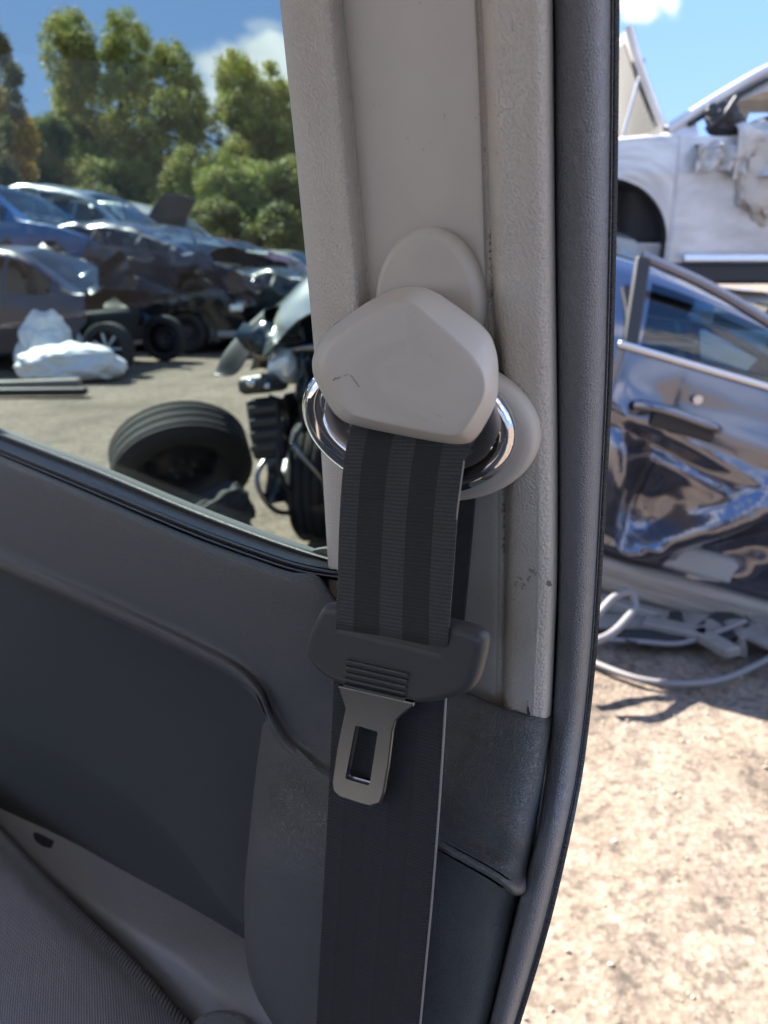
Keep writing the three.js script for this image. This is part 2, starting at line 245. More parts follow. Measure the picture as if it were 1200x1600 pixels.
// --- pillar trim
{
  const L = table([[0, 437], [200, 458], [400, 478], [600, 495], [800, 508], [940, 516], [1200, 528]]);
  const R1 = table([[0, 533], [130, 546], [300, 561], [460, 576], [700, 590], [1100, 606]]);
  const G = table([[0, 752], [150, 759], [300, 764], [500, 770], [780, 789], [900, 788], [1200, 782]]);
  const E1 = table([[0, 864], [400, 868], [700, 872], [900, 871], [1000, 867], [1110, 862], [1200, 856]]);
  const row = (py) => {
    const l = L(py), r = R1(py), g = G(py), e = E1(py), p = (px, off) => on(PP, px, py, off);
    return [p(l + 14, -0.034), p(l + 3, -0.022), p(l, -0.012), p(l + 7, -0.0055), p(l + 22, -0.002), p(l + 55, -0.0003), p(r - 27, 0.0004), p(r - 19, -0.0003), p(r - 8, -0.0045), p(r, -0.0082), p(r + 8, -0.0086), p((r + g) / 2, -0.0086), p(g - 10, -0.0086), p(g - 5, -0.0096), p(g - 1, -0.0098), p(g + 4, -0.007), p(g + 11, -0.0018), p(g + 22, 0), p(g + 50, 0.0006), p(e - 28, 0.0004), p(e - 13, -0.0016), p(e - 4, -0.006), p(e, -0.013), p(e - 3, -0.024), p(e - 10, -0.034)];
  };
  const rows = [-120, 0, 150, 300, 450, 600, 750, 900, 1020, 1090, 1124].map(row);
  const lift = (k) => rows[0].map((p, i) => p.clone().addScaledVector(p.clone().sub(rows[1][i]), k));
  rows.unshift(lift(6), lift(3));
  const trim = mesh('pillar_trim', sheet(rows, 4, 4, 0.0025), M.beige, car);
  // smooth centre strip laid in the recess
  const strip = [-120, 0, 150, 300, 450, 600, 750, 900, 1020, 1090].map((py) => { const r = R1(py), g = G(py), p = (px, off) => on(PP, px, py, off); return [p(r + 1, -0.0086), p(r + 4, -0.0077), p(r + 40, -0.0077), p((r + g) / 2, -0.0076), p(g - 40, -0.0077), p(g - 11, -0.0077), p(g - 8, -0.0088)]; });
  mesh('centre_strip', sheet(strip, 4, 4, 0.001), M.beigeSmooth, trim);
  // oval height-adjuster boss: a flat dish inside a rounded rim
  const oval = (cx, cy, rx, ry, tilt = 0, n = 64) => Array.from({ length: n }, (_, i) => { const a = i / n * 2 * Math.PI, x = rx * Math.cos(a), y = ry * Math.sin(a); return [cx + x * Math.cos(tilt) - y * Math.sin(tilt), cy + x * Math.sin(tilt) + y * Math.cos(tilt)]; });
  mesh('adjuster_boss', plate(PP, oval(666, 478, 84, 123, -0.06), -0.0082, 0.0070, 0.0031, [], 7), M.beigeSmooth, trim);
  // round backing plate behind the metal loop
  mesh('loop_backing', plate(PP, oval(676, 672, 158, 113, 0.20), -0.001, 0.0085, 0.0034, [], 6), M.beigeSmooth, car);
  // scuffs low on the trim
  const mark = std(lin(0.36, 0.31, 0.26), 0.9);
  const marks = [[[826, 905, 2, 7], [818, 916, 1.5, 5], [858, 911, 4, 5], [830, 892, 5, 1.6], [806, 912, 1.2, 4], [812, 903, 4, 1.2], [835, 898, 1.5, 3]]];
  for (const [x, y, a, b] of marks[0]) { const pts = oval(x, y, a, b, 0.4, 9).map(([u, v]) => [u + rr(-2.5, 2.5), v + rr(-2.5, 2.5)]); mesh('scuff', plate(PP, pts, 0.0006, 0.0002, 0), mark, trim); }
  for (const [y0, y1] of [[362, 470], [640, 660], [790, 868]]) for (let y = y0; y < y1; y += rr(6, 13)) mesh('groove_grime', plate(PP, oval(G(y) - 1 + rr(-2, 2), y, rr(1, 2), rr(2, 4), 0, 7), -0.0094, 0.0008, 0), mark, trim);
}
// --- upper side panel, from the window ledge down to the rolled lip, running on under the pillar
{
  const top = [[-80, 680], [0, 712], [150, 775], [300, 838], [400, 874], [455, 893], [500, 902], [520, 930], [566, 982], [690, 1058], [770, 1099], [815, 1113], [845, 1118], [860, 1117], [866, 1116]];
  const lip = [[-80, 835], [0, 872], [180, 953], [310, 1015], [375, 1052], [405, 1083], [424, 1128], [450, 1170], [530, 1228], [690, 1322], [765, 1364], [790, 1380], [806, 1388], [818, 1386], [824, 1382]];
  const deep = [0, 0, 0, 0, 0, 0, 0, 0, 0, 0, 0, 0.001, 0.006, 0.014, 0.026];
  const dA = (px, py) => lerp(depthOn(QP, px, py), dLT(px, py), sstep(430, 600, px));
  const rows = [[0, 0.02, 0], [0.015, 0.008, 0], [0.07, 0.0005, 0], [0.18, -0.001, 0], [0.4, 0, 0], [0.7, 0.003, 0], [0.86, 0.006, 0], [0.92, 0.0045, 0], [0.965, -0.002, 0], [1, -0.006, 0], [1, -0.0055, 8], [1, 0.004, 15], [1, 0.02, 17], [1, 0.034, 16]];
  const R = rows.map(([t, d, down]) => top.map((a, i) => { const b = lip[i], k = sstep(500, 420, a[0]) * 0.75 + 0.25, px = lerp(a[0], b[0], t), py = lerp(a[1], b[1], t) + down * (i > 8 ? 0.7 : 1); return at(px, py, dA(px, py) + d * (t < 0.1 ? k : 1) + deep[i]); }));
  mesh('side_panel', sheet(R, 5, 5, 0.003), M.black, car);
  // pocket below the lip
  const contact = [[-80, 1224], [0, 1265], [100, 1311], [200, 1366], [290, 1415], [375, 1464], [405, 1483], [440, 1502], [480, 1520]];
  const lip2 = [[-80, 835], [0, 872], [100, 917], [200, 962], [290, 1005], [370, 1052], [410, 1090], [445, 1160], [480, 1190]];
  const arc = [[-80, 1090], [0, 1132], [100, 1180], [190, 1236], [270, 1310], [340, 1405], [375, 1440], [410, 1460], [450, 1480]];
  const hs = table([[-80, 0.648], [0, 0.662], [375, 0.742], [480, 0.76]]);
  const dS = (px, py) => (hs(px) - EYE) / ray(px, py).y;
  const lipd = lip2.map(([x, y]) => depthOn(QP, x, y));
  const between = (a, b, da, db, t, extra) => a.map((p, i) => { const q = b[i], px = lerp(p[0], q[0], t), py = lerp(p[1], q[1], t); return at(px, py, lerp(da[i], db[i], t) + extra); });
  const cd = contact.map(([x, y]) => dS(x, y)), ad = arc.map(([x, y], i) => lerp(lipd[i] + 0.05, cd[i], 0.62));
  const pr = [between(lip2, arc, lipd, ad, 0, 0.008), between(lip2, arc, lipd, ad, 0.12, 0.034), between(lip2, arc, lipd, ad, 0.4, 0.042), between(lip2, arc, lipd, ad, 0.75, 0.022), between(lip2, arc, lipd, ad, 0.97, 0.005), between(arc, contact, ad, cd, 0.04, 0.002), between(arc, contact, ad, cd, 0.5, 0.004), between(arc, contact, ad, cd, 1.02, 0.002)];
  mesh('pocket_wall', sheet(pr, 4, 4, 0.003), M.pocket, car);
  // shelf along the foot of the pocket
  const front = [[-80, 1228], [0, 1290], [60, 1352], [120, 1400], [190, 1448], [262, 1493], [310, 1533], [360, 1576], [420, 1628]];
  const sh = (t, up) => contact.map((c, i) => { const f = front[i], px = lerp(c[0], f[0], t), py = lerp(c[1], f[1], t); return V(0, up, 0).add(at(px, py, (lerp(hs(c[0]), hs(c[0]) - 0.004, t) - EYE) / ray(px, py).y)); });
  const shelf = mesh('shelf', sheet([sh(-0.12, 0), sh(0.3, 0), sh(0.8, 0), sh(0.93, -0.001), sh(0.99, -0.006), sh(1, -0.02), sh(0.99, -0.09)], 4, 3, 0.003), M.shelf, car);
  const slot = [[50, 1301], [58, 1299], [108, 1326], [119, 1339], [111, 1343], [57, 1313]];
  const SP = { A: at(75, 1297, (hs(60) - EYE) / ray(75, 1297).y), N: V(0, 1, 0).applyAxisAngle(V(1, 0, 0), 0.001).normalize() };
  mesh('slot', plate(SP, chaikin(slot, 2), 0.0025, 0.0035, 0.0006), M.cavity, shelf);  // raised dark plate: the darkness of the open slot is put into its colour
}
// --- lower pillar trim: rounded column towards the pocket, flat face behind the belt, rounded edge at the door
{
  const Lb = ctable([[1100, 416], [1130, 411], [1250, 395], [1400, 383], [1462, 380], [1540, 394], [1600, 428], [1680, 470]]);
  const Rb = ctable([[1118, 856], [1300, 836], [1388, 812], [1500, 788], [1600, 764], [1700, 738]]);
  const lipY = table([[400, 1112], [440, 1140], [530, 1215], [690, 1308], [800, 1372], [860, 1372]]);
  const cols = [[0.02, 0.075], [0.004, 0.045], [0, 0.028], [0.018, 0.014], [0.06, 0.004], [0.13, 0.0005], [0.25, 0], [0.5, 0], [0.72, 0], [0.86, 0.0005], [0.93, 0.003], [0.975, 0.009], [1, 0.02], [0.99, 0.034]];
  const R = [0, 0.06, 0.14, 0.3, 0.5, 0.72, 1].map((t) => cols.map(([c, d]) => {
    let px = lerp(416, 856, c), y0 = lipY(px), py = lerp(y0, 1700, t); px = lerp(Lb(py), Rb(py), c); const dip = c > 0.55 ? 0.004 * sstep(0.02, 0.1, t) : 0;
    return at(px, py, dLT(px, py) + 0.006 + dip + d);
  }));
  for (const y of [0.6, 0.28]) R.push(R[6].map((p) => V(p.x, Math.min(p.y, y + (p.y - 0.75) * 0.1), p.z)));
  mesh('lower_pillar_trim', sheet(R, 4, 6, 0.003), M.black, car);
}
// --- window rubber and tinted quarter window
{
  const xs = [-140, -60, 0, 150, 300, 400, 460, 515, 580], y0 = table([[-140, 616], [-80, 640], [0, 672], [150, 729], [300, 791], [400, 829], [460, 850], [515, 868], [580, 886]]), y1 = table([[-140, 655], [-80, 680], [0, 712], [150, 775], [300, 838], [400, 875], [440, 889], [480, 899], [515, 903], [580, 905]]);
  const prof = [[-0.1, -0.040], [0.0, -0.034], [0.1, -0.0275], [0.2, -0.0262], [0.27, -0.0285], [0.34, -0.026], [0.55, -0.017], [0.72, -0.010], [0.8, -0.0105], [0.9, -0.0065], [0.98, -0.0085], [1.03, -0.016], [1.05, -0.028]];
  mesh('window_rubber', sheet(prof.map(([t, off]) => xs.map((x) => on(QP, x, lerp(y0(x), y1(x), t), off))), 5, 4, 0.002), M.rubber, car);
  const glass = mesh('quarter_window', sheet([[[-420, -420], [200, -420], [600, -420]], [[-420, 200], [200, 200], [600, 300]], [[-420, 520], [200, 770], [600, 910]]].map((r) => r.map(([x, y]) => on(QP, x, y, -0.036))), 2, 2, 0), M.tint, car);
}
// --- door opening seal
{
  const SL = ctable([[-100, 863], [0, 865], [400, 869], [700, 873], [900, 873], [1000, 870], [1110, 864], [1200, 853], [1300, 840], [1390, 816], [1500, 789], [1600, 765], [1700, 739]]);
  const SR = ctable([[-100, 966], [0, 965], [300, 962], [600, 954], [800, 943], [950, 934], [1050, 926], [1200, 908], [1300, 888], [1400, 866], [1480, 845], [1600, 808], [1700, 778]]);
  const dS = (px, py) => lerp(depthOn(PP, px, py, -0.007), dLT(px, py) + 0.016, sstep(1000, 1300, py));
  const prof = [[-0.14, 0.032], [-0.02, 0.014], [0.008, 0.0055], [0.05, 0.0025], [0.12, 0.0012], [0.25, 0.0], [0.42, -0.0008], [0.58, 0.0005], [0.72, 0.0035], [0.82, 0.008], [0.885, 0.012], [0.9, 0.0128], [0.91, 0.0128], [0.925, 0.0122], [0.965, 0.016], [0.995, 0.023], [1, 0.03], [0.985, 0.042]];
  const rows = [-120, 0, 150, 300, 450, 600, 750, 850, 950, 1050, 1130, 1210, 1290, 1370, 1450, 1530, 1610, 1700].map((py) => prof.map(([t, d]) => { const px = lerp(SL(py), SR(py), t); return at(px, py, dS(px, py) + d); }));
  const lift = (k) => rows[0].map((p, i) => p.clone().addScaledVector(p.clone().sub(rows[1][i]), k));
  const foot = rows[rows.length - 1]; for (const y of [0.6, 0.28]) rows.push(foot.map((p) => V(p.x, y, p.z)));
  rows.unshift(lift(6), lift(3));
  mesh('door_seal', sheet(rows, 4, 4, 0.002), M.seal, car);
}
// --- inner metal closing the joints between trims, seal and window
{
  const SL = ctable([[-100, 863], [0, 865], [400, 869], [700, 873], [900, 873], [1000, 870], [1110, 864], [1200, 853], [1300, 840], [1390, 816], [1500, 789], [1600, 765], [1700, 739]]);
  const d = (px, py) => lerp(depthOn(PP, px, py, -0.036), dLT(px, py) + 0.042, sstep(1000, 1300, py));
  const fr = ([-120, 150, 400, 650, 900, 1050, 1200, 1300, 1400, 1500, 1600, 1720].map((py) => [-60, 0, Math.min(50, 0.5 * lerp(100, 44, sstep(1000, 1600, py)))].map((dx) => at(SL(py) + dx, py, d(SL(py) + dx, py)))));
  fr.push(fr[fr.length - 1].map((p) => V(p.x, 0.28, p.z)));
  mesh('door_frame', sheet(fr, 3, 4, 0.003), M.cavity, car);
  mesh('pillar_inner', sheet([[860, -0.012], [905, -0.012], [960, -0.010], [1030, -0.010]].map(([y, o]) => [440, 490, 540, 640].map((x) => at(x, y + (x < 460 ? 45 : 0), Math.max(depthOn(QP, x, y), depthOn(PP, x, y, -0.012)) + 0.018))), 3, 3, 0.003), M.black, car);
}
// --- the rest of the body shell, out of the frame: it shades the cabin
{
  const f = V(Math.cos(43 * Math.PI / 180), 0, Math.sin(43 * Math.PI / 180)), n = V(-f.z, 0, f.x), O = QP.A.clone().setY(0);
  const cp = (a, y, b) => O.clone().addScaledVector(f, a).addScaledVector(n, b).add(V(0, y, 0));
  const slab = (pts, t, look) => sheet(pts.map((r) => r.map((q) => cp(...q))), 4, 4, t, cp(...look));
  const body = paint(0.30, 0.31, 0.33);
  mesh('roof', slab([[[-1.35, 1.380, -0.02], [-0.6, 1.445, -0.02], [0.2, 1.455, -0.02], [0.75, 1.420, -0.02]], [[-1.38, 1.460, 0.2], [-0.6, 1.510, 0.2], [0.2, 1.520, 0.2], [0.8, 1.470, 0.2]], [[-1.4, 1.480, 0.65], [-0.6, 1.530, 0.65], [0.2, 1.540, 0.65], [0.82, 1.490, 0.65]], [[-1.38, 1.460, 1.1], [-0.6, 1.510, 1.1], [0.2, 1.520, 1.1], [0.8, 1.470, 1.1]], [[-1.35, 1.380, 1.32], [-0.6, 1.445, 1.32], [0.2, 1.455, 1.32], [0.75, 1.420, 1.32]]], 0.02, [0, 0.8, 0.6]), M.headliner, car);
  mesh('floor', slab([[[-1.5, 0.26, -0.05], [0, 0.26, -0.05], [1.7, 0.26, -0.05]], [[-1.5, 0.26, 0.65], [0, 0.26, 0.65], [1.7, 0.26, 0.65]], [[-1.5, 0.26, 1.35], [0, 0.26, 1.35], [1.7, 0.26, 1.35]]], 0.03, [0, 1, 0.6]), M.carpet, car);
  mesh('outer_panel', slab([[[-1.6, 0.24, -0.16], [-0.8, 0.24, -0.17], [-0.05, 0.24, -0.17]], [[-1.6, 0.6, -0.2], [-0.8, 0.6, -0.21], [-0.05, 0.6, -0.2]], [[-1.6, 0.96, -0.13], [-0.8, 0.96, -0.13], [-0.06, 0.96, -0.12]]], 0.015, [0, 0.5, -3]), body, car);
  mesh('rear_pillar', slab([[[-0.72, 0.9, -0.1], [-1.05, 0.9, -0.1], [-1.5, 0.9, -0.1]], [[-0.74, 1.15, -0.05], [-1.0, 1.15, -0.05], [-1.45, 1.15, -0.05]], [[-0.78, 1.42, 0], [-1.0, 1.42, 0], [-1.38, 1.38, 0]]], 0.03, [-1, 1, 1]), M.beigeSmooth, car);
  mesh('tailgate', slab([[[-1.55, 0.3, -0.05], [-1.62, 0.3, 0.65], [-1.55, 0.3, 1.35]], [[-1.58, 0.7, -0.05], [-1.65, 0.7, 0.65], [-1.58, 0.7, 1.35]], [[-1.52, 0.98, -0.05], [-1.58, 0.98, 0.65], [-1.52, 0.98, 1.35]]], 0.03, [0, 0.8, 0.6]), M.black, car);
  mesh('opposite_door', slab([[[-1.5, 0.25, 1.36], [0, 0.25, 1.37], [1.5, 0.25, 1.36]], [[-1.5, 0.6, 1.4], [0, 0.6, 1.41], [1.5, 0.6, 1.4]], [[-1.5, 0.95, 1.36], [0, 0.95, 1.37], [1.5, 0.95, 1.34]]], 0.03, [0, 0.8, 0.6]), M.black, car);
  mesh('opposite_pillar', slab([[[-0.06, 0.9, 1.36], [0.06, 0.9, 1.36]], [[-0.06, 1.44, 1.3], [0.06, 1.44, 1.3]]], 0.03, [0, 1, 0.6]), M.beigeSmooth, car);
  mesh('dashboard', slab([[[1.25, 0.5, 0], [1.25, 0.5, 0.65], [1.25, 0.5, 1.3]], [[1.12, 0.8, 0], [1.12, 0.82, 0.65], [1.12, 0.8, 1.3]], [[1.3, 0.93, 0], [1.3, 0.95, 0.65], [1.3, 0.93, 1.3]], [[1.7, 0.9, 0], [1.75, 0.92, 0.65], [1.7, 0.9, 1.3]]], 0.03, [0, 1.2, 0.6]), std(lin(0.3, 0.28, 0.26), 0.7), car);
  mesh('windscreen_pillar', tube([cp(0.76, 1.42, -0.01), cp(1.15, 1.15, -0.05), cp(1.6, 0.9, -0.08)], 0.035), M.beigeSmooth, car);
  mesh('windscreen_pillar', tube([cp(0.76, 1.42, 1.31), cp(1.15, 1.15, 1.34), cp(1.6, 0.9, 1.38)], 0.035), M.beigeSmooth, car);
  mesh('windscreen', slab([[[0.78, 1.43, 0], [0.82, 1.47, 0.65], [0.78, 1.43, 1.3]], [[1.62, 0.92, 0], [1.72, 0.93, 0.65], [1.62, 0.92, 1.3]]], 0, [0, 1, 0.6]), M.pane, car);
}

// ================================================================== seat belt
{
  const belt = thing('seat_belt', 'black ribbed seat belt with chrome loop, beige anchor cap and metal tongue on beige pillar', 'seat belt');
  // chrome loop
  const T = 13 * Math.PI / 180;
  const ringRow = (grow, off) => Array.from({ length: 41 }, (_, i) => { const a = i / 40 * 2 * Math.PI, x = (170 + grow) * Math.cos(a), y = (111 + grow) * Math.sin(a); return on(PP, 640 + x * Math.cos(T) - y * Math.sin(T), 658 + x * Math.sin(T) + y * Math.cos(T), off); });
  const loop = mesh('guide_loop', sheet([[-5, 0.0085], [0, 0.011], [0, 0.0135], [-6, 0.0168], [-17, 0.0190], [-32, 0.0184], [-46, 0.0146], [-56, 0.0098], [-68, 0.006]].map(([g_, o_]) => ringRow(g_, o_)), 3, 4, 0.0012), M.chrome, belt);
  // anchor cap: rings from the pillar to the front face
  const outline = [[626, 447], [673, 449], [764, 515], [779, 560], [778, 628], [742, 692], [705, 696], [544, 664], [519, 644], [489, 588], [487, 558], [508, 519], [572, 472]];
  const crease = [[628, 468], [650, 474], [736, 552], [757, 585], [758, 618], [725, 676], [700, 682], [553, 651], [533, 634], [505, 586], [504, 560], [522, 530], [578, 490]];
  const inner = [[632, 500], [645, 506], [705, 565], [722, 590], [722, 612], [700, 650], [684, 654], [575, 632], [560, 620], [540, 584], [540, 566], [552, 548], [592, 520]];
  const cen = [630, 580];
  const soft = (pts) => { let q = pts; for (let k = 0; k < 2; k++) { const o = []; for (let i = 0; i < q.length; i++) { const a = q[i], b = q[(i + 1) % q.length]; o.push([a[0] * 0.8 + b[0] * 0.2, a[1] * 0.8 + b[1] * 0.2], [a[0] * 0.2 + b[0] * 0.8, a[1] * 0.2 + b[1] * 0.8]); } q = o; } return q; };
  const mixp = (a, b, t) => a.map((p, i) => [lerp(p[0], b[i][0], t), lerp(p[1], b[i][1], t)]);
  const so = soft(outline), sc = soft(crease), si = soft(inner), ce = so.map(() => cen);
  const face = (x, y) => 0.0405 - 0.004 * sstep(620, 760, x) - 0.0035 * sstep(560, 690, y) * 0;         // front face leans a little
  const stages = [[mixp(so, sc, 0.06), 0.002], [mixp(so, sc, 0.02), 0.010], [so, 0.020], [mixp(so, sc, 0.08), 0.0262], [mixp(so, sc, 0.45), 0.0320], [mixp(so, sc, 0.88), 0.0366], [sc, 0.0377], [mixp(sc, si, 0.18), 0.0382], [si, 0.0385], [mixp(si, ce, 0.5), 0.0386], [mixp(si, ce, 0.9995), 0.0386]];
  const CPl = plane(34, 2, at(640, 580, depthOn(PP, 640, 580)));
  mesh('anchor_cap', sheet(stages.map(([ring_, off]) => [...ring_, ring_[0]].map(([x, y]) => on(CPl, x, y, off))), 2, 4, 0), M.beigeSmooth, belt);
  const cap = belt.children[belt.children.length - 1];
  const scratch = std(lin(0.40, 0.35, 0.30), 0.9);
  const line = (pts, w) => { for (let i = 0; i + 1 < pts.length; i++) { const a = pts[i], b = pts[i + 1], dx = b[0] - a[0], dy = b[1] - a[1], l = Math.hypot(dx, dy), ox = -dy / l * w, oy = dx / l * w; mesh('scratch', plate(CPl, [[a[0] + ox, a[1] + oy], [b[0] + ox * 0.6, b[1] + oy * 0.6], [b[0] - ox * 0.6, b[1] - oy * 0.6], [a[0] - ox, a[1] - oy]], 0.0384, 0.0004, 0), scratch, cap); } };
  line([[547, 586], [552, 593], [561, 605]], 0.45); line([[526, 592], [531, 589]], 0.8); line([[537, 587], [543, 584]], 0.5); line([[520, 594], [524, 590]], 1.1);
  const dot = (x, y, r, off) => mesh('scratch', plate(CPl, Array.from({ length: 10 }, (_, i) => [x + r * rr(0.7, 1.2) * Math.cos(i / 5 * Math.PI), y + r * rr(0.7, 1.2) * Math.sin(i / 5 * Math.PI)]), off, 0.0004, 0), scratch, cap);
  dot(742, 644, 4.5, 0.0355); dot(736, 641, 2, 0.0370); dot(727, 664, 3, 0.0366); dot(718, 668, 2, 0.0372);
  // webbing
  const BL = table([[640, 556], [664, 549], [700, 540], [740, 535], [800, 531], [1000, 524], [1100, 520], [1250, 513], [1400, 505], [1600, 494], [1700, 489]]);
  const BR = table([[640, 742], [690, 734], [720, 726], [780, 717], [900, 708], [1000, 700], [1100, 695], [1250, 686], [1400, 674], [1600, 655], [1700, 645]]);
  const strap = (ys) => sheet(ys.map(([y, off]) => [0, 0.02, 0.5, 0.98, 1].map((t) => { const slant = (t - 0.5) * 36 * sstep(940, 1010, y) * (y < 1100 ? 1 : 1); const yy = y + slant; return on(BP, lerp(BL(yy), BR(yy), t), yy, off - (t === 0 || t === 1 ? 0.0003 : 0)); })), 4, 4, 0.0013);
  const web = strap([[640, -0.012], [665, -0.004], [690, 0.0005], [730, 0.0015], [800, 0.002], [900, 0.004], [960, 0.006], [985, 0.0065], [1000, 0.0045], [1013, -0.001], [1022, -0.0035]]);
  { const u = web.attributes.uv; for (let i = 0; i < u.count; i++) u.setXY(i, u.getX(i) / 0.0472, u.getY(i) * 17.5); }
  mesh('webbing', web, M.web, belt);
  const low = mesh('lower_webbing', strap([[1018, -0.004], [1060, -0.005], [1120, -0.005], [1200, -0.004], [1300, -0.004], [1450, -0.004], [1700, -0.004], [2200, -0.002], [2900, 0]]), M.webLow, belt);
  { const u = low.geometry.attributes.uv; for (let i = 0; i < u.count; i++) u.setXY(i, u.getX(i) / 0.0472, u.getY(i) * 17.5); }
  mesh('lit_edge_thread', tube([1045, 1100, 1200, 1300, 1400, 1500, 1600, 1700].map((y) => on(BP, BR(y) + 0.4, y + 12, -0.0044)), 0.00042, 120, 6), M.litThread, low);  // pale tube drawing the bright line of door light on the belt edge
  mesh('lit_edge_thread', tube([720, 800, 900, 960, 985].map((y) => on(BP, BR(y) - 1, y, y > 900 ? 0.0045 : 0.0018)), 0.0003, 80, 6), M.litThread, low);
  // strand going back down to the reel, behind
  const bl2 = table([[690, 590], [1100, 560]]), br2 = table([[690, 746], [785, 741], [970, 724], [1100, 712]]);
  mesh('reel_webbing', sheet([690, 760, 850, 960, 1080].map((y) => [0, 0.5, 1].map((t) => on(PP, lerp(bl2(y), br2(y), t), y, 0.004))), 3, 4, 0.0012), M.fluff, belt);
  // tongue
  const TP = { A: on(BP, 620, 1040, 0), N: BP.N };
  const outl = [[498, 950], [506, 945], [530, 946], [700, 972], [742, 985], [755, 999], [753, 1020], [743, 1062], [733, 1082], [712, 1092], [655, 1104], [640, 1098], [532, 1075], [500, 1058], [476, 1032], [473, 1014], [482, 982]];
  const slot = [[513, 976], [520, 972], [702, 1016], [703, 1031], [696, 1033], [516, 990]];
  const tong = mesh('tongue', plate(TP, chaikin(outl, 2), -0.003, 0.0082, 0.0034, [chaikin(slot, 2)], 6), M.tongue, belt);
  for (let i = 0; i < 5; i++) {
    const y = 1031 + i * 9.6, x0 = 541 - i * 1.3, x1 = 637 - i * 1.6, s = 22;
    mesh('grip_rib', plate(TP, [[x0, y], [x1, y + s], [x1 - 0.6, y + s + 4.6], [x0 - 0.6, y + 4.6]], 0.0045, 0.0019, 0.0004), M.tongue, tong);
  }
  const mo = [[527, 1071], [646, 1098], [645, 1104], [628, 1118], [618, 1127], [614, 1142], [607, 1200], [600, 1240], [594, 1256], [578, 1261], [560, 1256], [530, 1246], [520, 1236], [518, 1222], [526, 1170], [536, 1122], [539, 1108]];
  const mh = [[553, 1132], [559, 1131], [589, 1140], [593, 1144], [580, 1228], [575, 1230], [541, 1220], [537, 1215]];
  const latch = mesh('latch_plate', plate(TP, mo, -0.0005, 0.0028, 0.0007, [mh], 2), M.steel, tong);
}

// ================================================================== rear seat
{
  const seat = thing('car_seat', 'grey ribbed fabric car seat cushion beside the black side panel', 'seat');
  const edge = [[-160, 1120], [-80, 1212], [0, 1296], [60, 1359], [110, 1410], [165, 1462], [215, 1510], [262, 1560], [300, 1602], [360, 1668], [430, 1740]];
  const h = (x, y) => 0.715 + 0.012 * Math.sin(x * 0.01);
  const sp = (p, dx, dy, dh) => { const px = p[0] + dx, py = p[1] + dy; return at(px, py, (h(px, py) - EYE) / ray(px, py).y).add(V(0, dh, 0)); };
  const rows = [edge.map((p) => sp(p, -6, 4, -0.14)), edge.map((p) => sp(p, 0, 0, -0.06)), edge.map((p) => sp(p, 0, 0, -0.02)), edge.map((p) => sp(p, -7, 8, -0.004)), edge.map((p) => sp(p, -30, 40, 0.006)), edge.map((p) => sp(p, -110, 140, 0.012)), edge.map((p) => sp(p, -260, 330, 0.014)), edge.map((p) => sp(p, -600, 700, 0.012))];
  // keep the silhouette: move lowered points back onto the ray through the edge
  for (const k of [1, 2]) rows[k] = rows[k].map((q, i) => { const d = rows[3][i].clone().sub(C).length(); const r = ray(edge[i][0] - 1 + (k === 1 ? -2 : 0), edge[i][1] + (k === 1 ? 2 : 0)).normalize(); return C.clone().addScaledVector(r, d + (k === 1 ? 0.05 : 0.018)); });
  rows.unshift(rows[0].map((p) => V(p.x, 0.3, p.z)));
  mesh('cushion', sheet(rows, 3, 4, 0.01), M.twill, seat);
  const K = plane(25, -55, at(345, 1612, 0.43));
  const ov = (s, t) => Array.from({ length: 28 }, (_, i) => { const a = i / 14 * Math.PI; return [346 + s * Math.cos(a), 1612 + t * Math.sin(a)]; });
  const cap = mesh('hinge_cap', plate(K, ov(52, 36), -0.01, 0.014, 0.004, [ov(30, 18)], 5), M.black, seat);
  mesh('hinge_pin', plate(K, ov(31, 19), -0.01, 0.008, 0.002), M.tongue, cap);
}
// ================================================================== the yard
{
  const n = 260, pos = [], uv = [], col = [], idx = [];
  const s = (t) => { const a = t * 2 - 1; return Math.sign(a) * (Math.abs(a) * 3.2 + Math.pow(Math.abs(a), 5) * 160); };
  for (let j = 0; j <= n; j++) for (let i = 0; i <= n; i++) {
    const x = s(i / n) + 0.4, z = s(j / n) - 2.2, r = Math.hypot(x, z), near = sstep(14, 3, r);
    const y = near * (0.030 * fbm(x * 2.2, 3, z * 2.2, 3) + 0.016 * fbm(x * 11, 7, z * 11, 3)) - 0.012 - 0.1 * sstep(30, 120, r) * 0;
    pos.push(x, y, z); uv.push(x, z);
    const k = 0.94 + 0.34 * fbm(x * 0.7, 1, z * 0.7, 4), d = sstep(0.0, 0.28, fbm(x * 3.1 + 5, 2, z * 2.2, 4)) * 0.34, m = clamp(k - d, 0.4, 1.15);
    col.push(m, m * (0.985 - 0.05 * d), m * (0.96 - 0.1 * d));
  }
  for (let j = 0; j < n; j++) for (let i = 0; i < n; i++) { const a = j * (n + 1) + i; idx.push(a, a + n + 1, a + 1, a + 1, a + n + 1, a + n + 2); }
  const g = new THREE.BufferGeometry(); g.setAttribute('position', new THREE.Float32BufferAttribute(pos, 3)); g.setAttribute('uv', new THREE.Float32BufferAttribute(uv, 2)); g.setAttribute('color', new THREE.Float32BufferAttribute(col, 3)); g.setIndex(idx); g.computeVertexNormals();
  structure('ground', g, M.ground);
}
